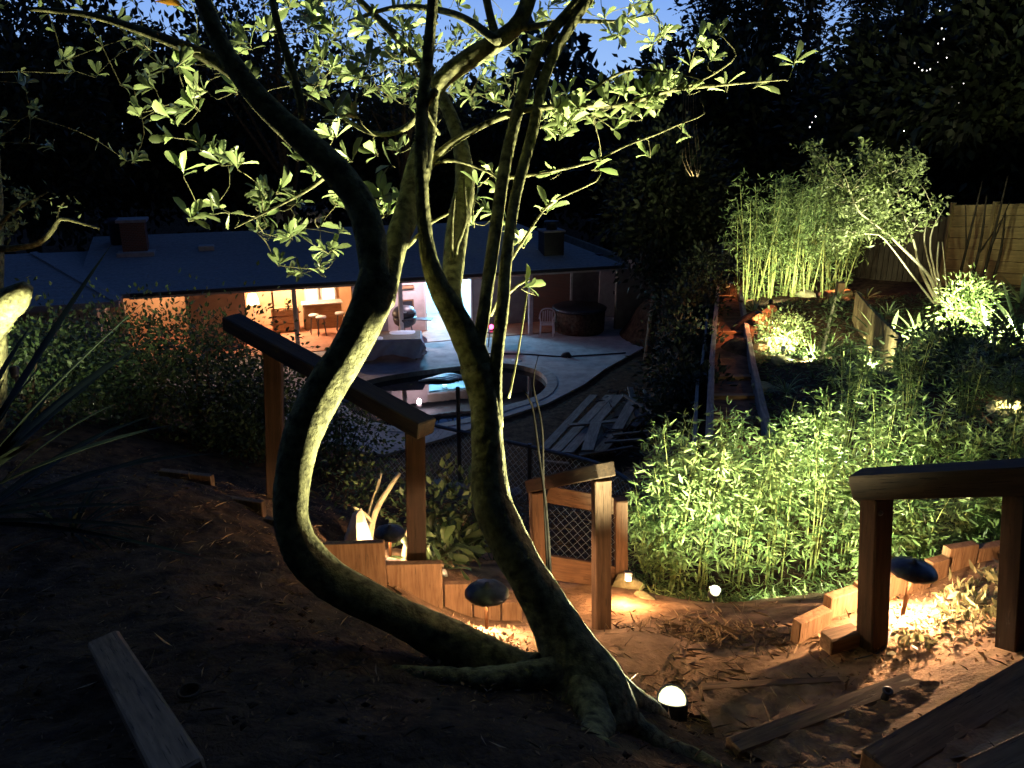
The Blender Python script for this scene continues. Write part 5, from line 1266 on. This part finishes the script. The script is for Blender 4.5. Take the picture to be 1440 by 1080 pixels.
for k, (x, y, d, l, lb) in enumerate([(1140, 530, 13.8, .9, 'tall ferny strap plant right of the small bright bush'), (1165, 500, 15, .8, 'strap-leaved plant above the ferny one'), (1105, 560, 12.0, .6, 'low strap-leaved plant beside the yellow rock'), (1180, 560, 12, .9, 'strap-leaved plant above the bamboo hedge'),
                                      (1215, 545, 11.6, .8, 'strap-leaved plant below the upright boards'), (1290, 520, 11.5, .8, 'strap-leaved plant right of the white board end'), (1340, 530, 11, .9, 'strap-leaved plant below the yellow boulders'), (1395, 525, 11, .9, 'strap-leaved plant near the right edge'), (1420, 560, 9.6, .8, 'arching strap-leaved plant above the right edge boulder'), (1260, 560, 10.6, .8, 'strap-leaved plant just above the hedge top')]):
    sword(on(x, y, d), 40, l * .7, .012, M_LEAFB, 640 + k, lb, 'strap_leaf_plant', 'plant', 'strap-leaved plants in the right garden', up=.95, droop=.8)
V = []; F = []; tb = on(1150, 540, 13.4); t = empty('flowering_stalk', tb, 'tall pale upright plant glowing in the middle of the right garden', 'plant')
tube(V, F, [(tb, .03), (tb + Vector((.05, 0, .5)), .03), (tb + Vector((.12, 0, 1.1)), .02)], 7, .1, .1, 1); put('stem', V, F, M_STEM, t, True)
rng = np.random.default_rng(9); n = 260; u = rng.uniform(0, 1, n); P = np.array(tb) + np.outer(u, (.12, 0, 1.12)) + rng.normal(size=(n, 3)) * .045; LL = rng.uniform(.06, .12, n)
v, f = leaves(P, rdir(rng, n, .4), rdir(rng, n, 1), LL, LL * .5, RH); putf('foliage', v, f, M_LEAFT, t)
for k, (x, y, d, s, lb) in enumerate([(1300, 545, 10.4, .6, 'dim shrub between the hedge and the white board end'), (1370, 560, 9.8, .55, 'dim shrub left of the right edge boulder'), (1340, 505, 12.2, .45, 'small dim shrub below the yellow boulders'), (1410, 515, 12, .5, 'small dim shrub below the large spiky agave')]):
    s *= .6; bush(on(x, y, d), (s * 1.2, s, s), 700, (.05, .11), M_LEAFD, 700 + k, lb, group='dim shrubs in the right garden', clump=24)

# succulents in the right bed
rng = np.random.default_rng(31)
sc_ = [(1272, 918, 3.95, .075), (1300, 925, 3.85, .06), (1335, 880, 4.15, .08), (1352, 868, 4.2, .09), (1375, 855, 4.3, .08), (1395, 865, 4.2, .09), (1410, 880, 4.1, .08), (1372, 885, 4.1, .09), (1345, 898, 4.05, .07), (1320, 905, 4.0, .07),
       (1362, 832, 4.5, .08), (1388, 825, 4.6, .08), (1410, 838, 4.5, .08), (1430, 860, 4.2, .08), (1400, 905, 3.9, .07), (1430, 900, 3.9, .07), (1380, 912, 3.85, .06), (1348, 925, 3.8, .06), (1425, 815, 4.7, .07), (1340, 850, 4.4, .07)]
for k, (x, y, d, s) in enumerate(sc_):
    p = on(x, y, d); t = empty('succulent_plant', p, 'pale spiky succulent in the right lit bed, %s' % (['leftmost and lowest', 'second from the left at the front', 'just right of the path light stem', 'upper left of the middle tuft', 'in the middle of the bed', 'right of the middle tuft', 'right of centre, below the upper ones', 'just below the middle tuft', 'below and left of the middle', 'left of centre near the front', 'upper row, leftmost', 'upper row, second', 'upper row, third', 'far right beside the near post', 'front right, first', 'front right, nearest the post', 'front, between centre and right', 'front centre', 'highest, under the top boards', 'just behind the path light stem'][k]), 'succulent', 'succulents in the right bed')
    n = 34; P = np.array(p) + rng.normal(size=(n, 3)) * np.array((.6, .6, .1)) * s + np.array((0, 0, .02)); LL = s * rng.uniform(.5, 1.05, n)
    v, f = leaves(P, rdir(rng, n, .9, .5), rdir(rng, n, .5), LL, LL * .3, LAN); putf('leaves', v, f, M_SUCC, t)

# ------------------------------------------------------------------ left side plants
for k, (x, y, d, rad, lb) in enumerate([(110, 640, 9.0, (1.0, .9, .55), 'dark round-leaved shrub before the left wing of the house'), (215, 650, 8.4, (.95, .9, .64), 'dark shrub under the orange lit room'), (300, 655, 8.2, (.9, .8, .74), 'tallest dark shrub hiding the middle of the porch'), (370, 650, 8.2, (.55, .6, .5), 'dark shrub behind the far handrail post'),
                                        (480, 660, 8.6, (.55, .5, .45), 'low dark shrub behind the left trunk'), (40, 600, 7.0, (.6, .6, .5), 'small shrub low at the left behind the sword leaves')]):
    bush(on(x, y, d), rad, 6500 if k < 4 else 2500, (.03, .065), M_LEAFD, 720 + k, lb, group='dark shrubs on the left', clump=60, T_=RH, wr=.55, nst=14, hc=.8)
spot(on(92, 600, 9.8, .1), W(50, 545, 9.0), 35, 'floodlight hidden behind the left dark shrubs', .03, (1, 1, .7), 150)
spot(on(175, 600, 9.6, .1), W(165, 500, 9.0), 12, 'floodlight hidden behind the shrub under the orange room', .03, (1, 1, .8), 150)
bush(on(620, 770, 6.4), (.36, .36, .36), 900, (.05, .09), M_LEAFD, 741, 'rounded shrub behind the left handrail post', wr=.5, clump=26)
V = []; F = []; tb = on(520, 770, 5.9); t = empty('bare_shrub', tb, 'pale curved bare branches lit behind the left path light', 'shrub')
for pts in [[(516, 770, 12, 5.9), (528, 720, 9, 5.9), (545, 690, 8, 5.9), (562, 665, 6, 5.95)], [(520, 770, 10, 5.9), (521, 720, 8, 5.95), (530, 690, 6, 6), (536, 665, 4, 6.0)], [(525, 735, 6, 5.9), (512, 722, 5, 5.85), (496, 712, 3, 5.8)], [(565, 800, 9, 5.7), (572, 760, 7, 5.7), (580, 720, 5, 5.7)], [(575, 800, 8, 5.75), (585, 770, 6, 5.75), (592, 730, 4, 5.75)]]:
    tube(V, F, pxr(pts), 7, .06, .06, 4)
put('branches', V, F, M_STEM, t, True)
rng = np.random.default_rng(8); n = 500; P = np.array([W(rng.normal(515, 28), rng.normal(690, 22), rng.uniform(5.9, 6.5)) for _ in range(n)]); LL = rng.uniform(.03, .07, n)
v, f = leaves(P, rdir(rng, n), rdir(rng, n, 1), LL, LL * .45, RH); putf('foliage', v, f, M_LEAFD, t)
for k, (x, y, d, lb) in enumerate([(640, 800, 5.9, 'broad-leaved plant right of the left handrail post'), (672, 790, 6.4, 'broad-leaved plant close to the thick right trunk'), (610, 800, 5.5, 'small broad-leaved plant over the stepped boards')]):
    bush(on(x, y, d), (.2, .2, .13), 70, (.10, .17), M_LEAFD, 750 + k, lb, 'broad_leaf_plant', 'plant', 'broad-leaved plants by the left path', T_=ELL, wr=.4, clump=12, nst=5)
sword(W(-70, 700, 3.3) - Vector((0, 0, .15)), 17, 1.0, .05, M_SWORD, 801, 'big dark sword-leaved plant at the left edge', 'sword_leaf_plant', 'plant', up=.75, droop=.25, azr=(-.9, 2.2))
sword(W(-110, 640, 3.0) - Vector((0, 0, .25)), 12, 1.1, .055, M_SWORD, 811, 'steeper sword-leaved plant rising out of the left edge', 'sword_leaf_plant', 'plant', up=1.0, droop=.12, azr=(-.5, 1.2))
sword(drop(W(95, 725, 3.9)), 26, .42, .012, M_SWORD, 802, 'spiky dim plant with thin arching leaves on the dark slope', 'spiky_plant', 'plant', up=.75, droop=.7)
t = sword(W(-70, 735, 2.6), 5, .72, .024, M_SWORD, 803, 'low sword leaves reaching in over the slope from the left edge', 'sword_leaf_plant', 'plant', up=.12, droop=.15, azr=(-.1, .35))
rock(on(505, 782, 5.75), (.2, .1, .26), 77, 'pale slab of stone glaring behind the left path light', 'pale stones', mat_noise('pale_stone', (.45, .4, .3), (.6, .55, .42), 6, .8, .4, .01))  # pale surface added to catch the lamp as a patch of glare
for k, (x, y, d, s, lb) in enumerate([(960, 430, 24, 1.1, 'black shrub between the round tree and the walkway'), (960, 530, 17, .9, 'black shrub on the bank left of the walkway, lower one'), (975, 500, 20, .9, 'black shrub on the bank left of the walkway, middle one'), (985, 460, 22.5, .9, 'black shrub on the bank left of the walkway, upper one'), (965, 570, 14, .7, 'black shrub on the bank beside the lumber pile')]):  # shrubs added to cover the bank where it lies in plain darkness
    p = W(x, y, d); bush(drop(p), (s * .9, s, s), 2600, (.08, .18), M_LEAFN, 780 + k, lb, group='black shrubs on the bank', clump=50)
for k, (x, d, h) in enumerate([(1362, 17.6, 2.1), (1378, 17.2, 2.5), (1392, 17.5, 1.7), (1345, 18, 2.4)]):  # dark stems added in place of shadows cast on the fence
    p = on(x, 400, d); V = []; F = []; tube(V, F, [(p - Vector((0, 0, .1)), .035), (p + Vector((.1, 0, h * .5)), .028), (p + Vector((.05 + .12 * (k % 2), 0, h)), .012)], 7, .2, .1, k); tube(V, F, [(p + Vector((.08, 0, h * .4)), .02), (p + Vector((.5 - .2 * k, 0, h * .8)), .008)], 6, .2, .1, k)
    tag(put('bare_sapling', V, F, M_TWIG, None, True), 'dark forked stem before the yellow plank fence, ' + ['second from the left', 'third and tallest', 'rightmost', 'leftmost'][k], 'sapling', 'dark stems before the yellow fence')
t = empty('string_lights', W(1305, 100, 24), 'faint string of tiny white lights in the dark upper right trees', 'string lights')
MB_ = mat_emit('tiny_bulb', (1, .95, .9), 6); wpts = []  # glowing specks stand for distant windows; their wire is added
for x, y, r_ in [(825, 355, 1.0), (848, 378, .6), (868, 395, 1.5), (893, 397, 1.0), (912, 390, 1.3), (955, 350, .5), (1005, 325, 1.1), (990, 220, 1.4), (957, 245, 1.2), (978, 160, 1.2), (966, 60, 1.0), (1035, 492, 1.0), (1100, 470, .9), (1075, 578, .8), (765, 737, 1.1), (268, 655, 1.3), (235, 715, 1.3), (248, 688, .7)]:
    p = W(1080 + x / 4, y / 4, 23.0); lathe('bulb', [(.001, -.016 * r_), (.014 * r_, 0), (.001, .018 * r_)], MB_, t, p, 8); wpts.append(p)
V = []; F = []; tube(V, F, [(p + Vector((0, .01, .01)), .003) for p in wpts[:10]], 4, .3); put('wire', V, F, M_TWIG, t)
# lit tree at the left edge
tb = on(-25, 600, 6.3); t = empty('edge_tree', tb, 'glaring lit tree trunk with a branch at the left edge', 'tree')
V = []; F = []
for pts in [[(-30, 600, 60, 6.2), (-22, 480, 52, 6.1), (-14, 380, 36, 6.1), (-12, 260, 26, 6.1), (-20, 140, 20, 6.1)], [(-30, 480, 50, 6.1), (0, 440, 44, 5.9), (22, 420, 38, 5.8), (38, 402, 16, 5.75)],
            [(-14, 350, 12, 6.1), (20, 349, 9, 6), (55, 342, 8, 6), (75, 322, 7, 6), (85, 308, 6, 6), (110, 313, 4, 6), (140, 322, 3, 6.1)], [(-10, 330, 8, 6.1), (15, 300, 5, 6), (40, 285, 4, 6), (68, 270, 2, 6)], [(80, 312, 3, 6), (84, 292, 2, 6), (90, 285, 2, 6)]]:
    tube(V, F, pxr(pts), 12 if pts[0][2] > 40 else 7, .06, .12, 5)
put('trunk', V, F, M_BARK, t, True)
rng = np.random.default_rng(12); P = []
for x, y, n_ in [(8, 325, 60), (20, 312, 60), (28, 290, 40), (35, 270, 40), (48, 295, 30), (22, 268, 30), (70, 272, 8), (75, 285, 8), (80, 295, 8), (92, 287, 8), (115, 293, 8), (8, 455, 50), (0, 250, 50), (38, 400, 30), (-10, 200, 60)]:
    for _ in range(n_ // 2): P.append(W(x + rng.normal() * 6, y + rng.normal() * 6, 6 + rng.normal() * .1))
P = np.array(P); n = len(P); LL = rng.uniform(.03, .07, n); v, f = leaves(P, rdir(rng, n), rdir(rng, n, 1), LL, LL * .45, RH); putf('crown', v, f, M_LEAFT, t)
spot(W(20, 520, 5.6), W(5, 400, 5.95), 130, 'floodlight below the glaring tree at the left edge', .03, (1, 1, .6), 150)

# ------------------------------------------------------------------ background trees
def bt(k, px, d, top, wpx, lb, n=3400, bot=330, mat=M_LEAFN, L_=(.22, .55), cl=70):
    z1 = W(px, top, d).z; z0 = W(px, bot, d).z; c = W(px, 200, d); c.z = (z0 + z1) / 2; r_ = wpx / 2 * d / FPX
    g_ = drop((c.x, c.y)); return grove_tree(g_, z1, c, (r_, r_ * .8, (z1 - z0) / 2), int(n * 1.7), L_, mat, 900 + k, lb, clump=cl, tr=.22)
bt(0, -60, 34, -260, 420, 'huge dark tree filling the upper left corner', 7000, cl=130)
bt(1, 150, 36, 30, 300, 'dark broad tree above the brick chimney', 6500, cl=110)
bt(14, 570, 30, 35, 250, 'thin-leaved tree silhouetted on the sky behind the main fork', 1100, bot=200, cl=60, L_=(.14, .28))
bt(15, 400, 30, -20, 240, 'thin-leaved tree silhouetted on the sky left of the main fork', 1300, bot=180, cl=60, L_=(.14, .28))
bt(2, 320, 38, 20, 260, 'dark tree above the middle of the house roof', 5500, cl=90)
bt(3, 470, 44, 90, 240, 'lower dark tree left of centre behind the roof', 3600)
bt(4, 610, 44, 118, 220, 'lower dark tree at the centre behind the roof', 3600)
bt(5, 740, 42, 125, 230, 'lower dark tree behind the black chimney', 3800)
bt(6, 860, 40, 110, 220, 'dark tree above the right end of the roof', 4200)
bt(7, 1000, 34, 60, 300, 'dark tree beyond the end of the walkway', 5500, cl=90)
bt(8, 1130, 32, 110, 260, 'dim leafy tree behind the bamboo grove', 5500, cl=90)
bt(9, 1270, 28, 20, 280, 'tall dim tree behind the small slender tree', 6500, bot=360, cl=100)
bt(10, 1400, 25, -40, 280, 'dark tree over the yellow plank fence', 6500, bot=270, cl=90)
bt(11, 1560, 24, -150, 300, 'huge dark tree filling the upper right corner', 4500, bot=420)
bt(12, 20, 30, 60, 260, 'dark tree close behind the left wing roof', 4500)
c = W(938, 285, 24.5); grove_tree(drop((c.x - .3, c.y)), 0, c, (1.75, 1.75, 2.3), 11000, (.14, .28), M_LEAFN, 950, 'dense black round tree at the right end of the house', clump=120, tr=.16, group='trees behind the house')
bt(13, 1060, 40, -120, 230, 'dark tree filling the gap between the tall conifers', 5000)
for k, (px, d, top, r, lb) in enumerate([(905, 52, 60, 2.2, 'slim conifer against the blue sky, leftmost of the row'), (935, 50, 45, 2.2, 'slim conifer against the blue sky, second of the row'), (990, 48, -120, 4.2, 'tall conifer right of the two slim ones'), (1065, 46, -160, 4.8, 'tall conifer at the head of the walkway'),
                                         (1122, 50, -140, 2.4, 'tall conifer left of the small sky gap'), (1195, 46, -160, 4.2, 'tall conifer right of the small sky gap'), (1260, 44, -200, 4.6, 'tall conifer in the upper right, left of the pale trunk'), (1330, 48, -200, 4.6, 'tall conifer behind the pale trunk'), (1420, 44, -200, 3.6, 'tall conifer in the far upper right corner')]):
    p = W(px, 200, d); g_ = drop((p.x, p.y)); g_.z = min(g_.z, 5); h = W(px, top, d).z - g_.z
    conifer(g_, h, r, 970 + k, lb, n_lv=int(h * 3.2))
rng = np.random.default_rng(66); n = 26000
xx = rng.uniform(-75, 75, n); hh_ = 5.5 + 2.6 * np.sin(xx * .21 + 1) + 1.6 * np.sin(xx * .57) + 1.0 * np.sin(xx * 1.7)
P = np.column_stack([xx, rng.uniform(60, 70, n), 1 + (hh_ + 3.0) * rng.uniform(0, 1, n) ** .8]); LL = rng.uniform(.6, 1.5, n)
v, f = leaves(P, rdir(rng, n), rdir(rng, n, .3), LL, LL * .55, RH); tag(putf('distant_woods', v, f, M_LEAFN), 'dark belt of far woods closing the view behind the houses', 'woods', kind='stuff')
for k, (c_, r_) in enumerate([((-8, -7, 9), (4.5, 3, 5)), ((0, -9, 9), (5, 3, 5)), ((8, -7, 9), (4.5, 3, 5)), ((-12, 0, 8.5), (3, 4.5, 4)), ((12, 1, 9), (3, 4, 4))]):  # unseen trees added to keep sky light off the foreground
    grove_tree(drop((c_[0], c_[1])), 0, c_, r_, 5000, (.4, .7), M_LEAFN, 860 + k, ['dark tree on the slope behind the viewer, at the left', 'dark tree straight behind the viewer', 'dark tree on the slope behind the viewer, at the right', 'dark tree beside the viewer at the left', 'dark tree beside the viewer at the right'][k], group='shade trees round the viewpoint', clump=70)
# lit redwood trunks and pale trunk added for window glints at the top right
for k, (px, d, w_, lb, mt) in enumerate([(1384, 30, 12, 'reddish lit redwood trunk in the upper right corner, left one', M_WOODR), (1424, 30, 13, 'reddish lit redwood trunk in the upper right corner, right one', M_WOODR), (1405, 33, 8, 'thin reddish trunk between the two redwood trunks', M_WOODR), (1324, 27, 6, 'thin pale trunk glinting through the upper right foliage', M_STEM)]):
    p = W(px, 180, d); g_ = drop((p.x, p.y)); V = []; F = []; t = empty('tall_trunk', g_, lb, 'tree', 'lit trunks at the upper right')
    tube(V, F, [(g_ - Vector((0, 0, .3)), w_ * d / FPX * .6), (W(px + 1, 60, d), w_ * d / FPX * .5), (W(px - 2, -160, d), w_ * d / FPX * .4)], 10, .6, .12, k); put('trunk', V, F, mt, t, True)
    rng = np.random.default_rng(40 + k); n = 250; P = np.array([W(px + rng.normal() * 14, -160 + rng.uniform(-60, 70), d) for _ in range(n)]) + rng.normal(size=(n, 3)) * .4; LL = rng.uniform(.2, .4, n)
    v, f = leaves(P, rdir(rng, n), rdir(rng, n), LL, LL * .4, RH); putf('crown', v, f, M_NEEDLE, t)
spot(W(1400, 60, 28.2), W(1404, -40, 30), 900, 'floodlight strapped high before the redwood trunks', .06, (1, .62, .38), 110, group='garden spotlights', z0=W(1400, 66, 28.2).z)
spot(W(1326, 130, 25.6), W(1325, 50, 27), 420, 'floodlight high before the thin pale trunk', .05, (1, .9, .7), 110, z0=W(1326, 136, 25.6).z)  # lamp added to brighten the pale trunk that stands for window glints

# far white house with arches behind the roof
A0 = W(420, 312, 50); fh = empty('arched_house', Vector((A0.x, A0.y, 0)), 'far white house with lit orange arches behind the dark roof', 'house')
wz0, wz1 = W(400, 345, 50).z, W(400, 300, 50).z
def fx(px): return W(px, 312, 50).x
yy = A0.y
xs_ = [(368, 384), (418, 424), (468, 478), (486, 496)]
for a, b in xs_: box('pillar', Vector(((fx(a) + fx(b)) / 2, yy, (2 + wz1) / 2)), (fx(b) - fx(a), .3, wz1 - 2), M_TRIM, fh, bev=.01)
for a, b in ((384, 418), (424, 468)):
    xa, xb = fx(a), fx(b); V = []; F = []; n = 14; zs = W(400, 322, 50).z
    for i in range(n + 1):
        x = xa + (xb - xa) * i / n; z = zs + math.sin(math.pi * i / n) ** .6 * (W(400, 312, 50).z - zs)
        V += [(x, yy - .15, z), (x, yy - .15, wz1), (x, yy + .15, z), (x, yy + .15, wz1)]
    for i in range(n): o = i * 4; F += [(o, o + 4, o + 5, o + 1), (o + 2, o + 3, o + 7, o + 6), (o, o + 2, o + 6, o + 4), (o + 1, o + 5, o + 7, o + 3)]
    put('arch', V, F, M_TRIM, fh)
box('back_wall', Vector((fx(432), yy + 2.2, (2 + wz1) / 2)), (fx(500) - fx(364), .2, wz1 - 2), M_ORNG, fh)
box('cornice', Vector((fx(432), yy, wz1 + .15)), (fx(502) - fx(362), .5, .3), M_TRIM, fh, bev=.02)
box('porch_ceiling', Vector((fx(432), yy + 1.1, wz1 + .06)), (fx(500) - fx(366), 2.1, .08), M_TRIM, fh)
for k in range(8): box('balcony_baluster', Vector((fx(392 + k * 7), yy - .1, wz1 + .75)), (.07, .07, .9), M_TRIM, fh)
box('balcony_rail', Vector((fx(418), yy - .1, wz1 + 1.25)), (fx(450) - fx(386), .12, .1), M_TRIM, fh)
p = Vector((fx(431), yy - .35, W(431, 324, 50).z)); t = empty('wall_lamp', p, 'bright round lamp on the far arched house', 'wall lamp')
lathe('globe', [(.02, -.2), (.16, -.1), (.16, .1), (.02, .2)], mat_emit('far_globe', (1, .75, .5), 14), t, p, 12)
lathe('bracket', [(.05, .2), (.03, .3), (.06, .34)], M_METAL, t, p, 8)
light('lamp', p + Vector((0, .9, 0)), 160, (1, .5, .25), t, .1)
light('lamp', p + Vector((0, -.6, .1)), 60, (1, .8, .6), t, .1)

# ------------------------------------------------------------------ litter, straw, grass
def scatter(name, n, area, mat, L_, label, seed, wr=.3, zs=.25, T_=RH, bend=None):
    rng = np.random.default_rng(seed); P = area(rng, n); P[:, 2] = zts(P[:, :2]) + rng.uniform(.004, .02, n)
    LL = rng.uniform(*L_, n); v, f = leaves(P, rdir(rng, n, .12, zs), rdir(rng, n, 1.5), LL, LL * wr * rng.uniform(.6, 1.2, n), T_)
    tag(putf(name, v, f, mat), label, 'litter', kind='stuff')
def rect(x0, x1, y0, y1): return lambda rng, n: np.column_stack([rng.uniform(x0, x1, n), y0 + (y1 - y0) * rng.uniform(0, 1, n) ** 1.2, np.zeros(n)])
rng = np.random.default_rng(77); n = 900
P = rect(-3.5, 3.2, 1.0, 6.5)(rng, n); P[:, 2] = zts(P[:, :2]) + bumps(P[:, 0], P[:, 1]) + .012
tv = np.array([(1, 0, 0), (0, 1, 0), (-1, 0, 0), (0, -1, 0), (0, 0, .8), (0, 0, -.8)], dtype=float); tf = np.array([(0, 1, 4), (1, 2, 4), (2, 3, 4), (3, 0, 4), (1, 0, 5), (2, 1, 5), (3, 2, 5), (0, 3, 5)])
V = P[:, None] + (tv[None] * (.5 + rng.random((n, 6, 1)))) * (rng.uniform(.004, .022, (n, 1, 1)) * .75 * np.array((1, 1, .7)))
tag(putf('pebbles', V.reshape(-1, 3), (tf[None] + (np.arange(n) * 6)[:, None, None]).reshape(-1, 3), M_SOIL), 'small stones and clods scattered over the slope and path', 'pebbles', kind='stuff')
scatter('leaf_litter', 12000, rect(-3.5, 3, 1.0, 6.5), M_DRY, (.008, .03), 'brown leaf litter and bark chips over the near slope', 1, .35)
scatter('straw_litter', 3600, rect(-3.0, 2.4, 1.0, 6.0), M_STRAW, (.02, .09), 'thin dry stalks strewn over the near slope', 2, .02, .10)
def heap(rng, n):
    c = W(1000, 905, 4.25); P = np.zeros((n, 3)); P[:, 0] = c.x + rng.normal(size=n) * .23; P[:, 1] = c.y + rng.normal(size=n) * .3; return P
scatter('straw_heap', 2400, heap, M_STRAW, (.04, .15), 'heap of dry straw on the landing beside the near floodlight', 3, .018, .09)
def bedl(rng, n):
    c = W(720, 900, 4.15); P = np.zeros((n, 3)); P[:, 0] = c.x + rng.normal(size=n) * .2; P[:, 1] = c.y + rng.normal(size=n) * .3; return P
scatter('mulch', 1500, bedl, M_DRY, (.01, .04), 'coarse mulch round the path light between the trunks', 4, .6, .6)
def bedr(rng, n):
    c = W(1340, 900, 3.95); P = np.zeros((n, 3)); P[:, 0] = c.x + rng.normal(size=n) * .35; P[:, 1] = c.y + rng.normal(size=n) * .35; return P
scatter('mulch', 3500, bedr, M_DRY, (.008, .035), 'coarse mulch among the succulents of the right bed', 5, .6, .6)
def hedgef(rng, n):
    P = np.array([W(rng.uniform(880, 1200), 845, rng.uniform(5.4, 6.4)) for _ in range(n)]); return P
scatter('ground_grass', 1600, hedgef, M_LEAFB, (.05, .13), 'low grass and fallen bamboo leaves at the foot of the hedge', 6, .10, .5)
def garden(rng, n):
    return np.array([W(rng.uniform(1060, 1460), 500, rng.uniform(9.5, 19)) for _ in range(n)])
scatter('ground_cover', 9000, garden, M_LEAFD, (.05, .16), 'low ground cover between the plants of the right garden', 7, .3, .5)
def slope(rng, n):
    return np.array([W(rng.uniform(430, 900), 650, rng.uniform(7, 13)) for _ in range(n)])
scatter('slope_weeds', 3500, slope, M_DRY, (.05, .14), 'dry weeds on the slope below the path', 8, .15, .5)
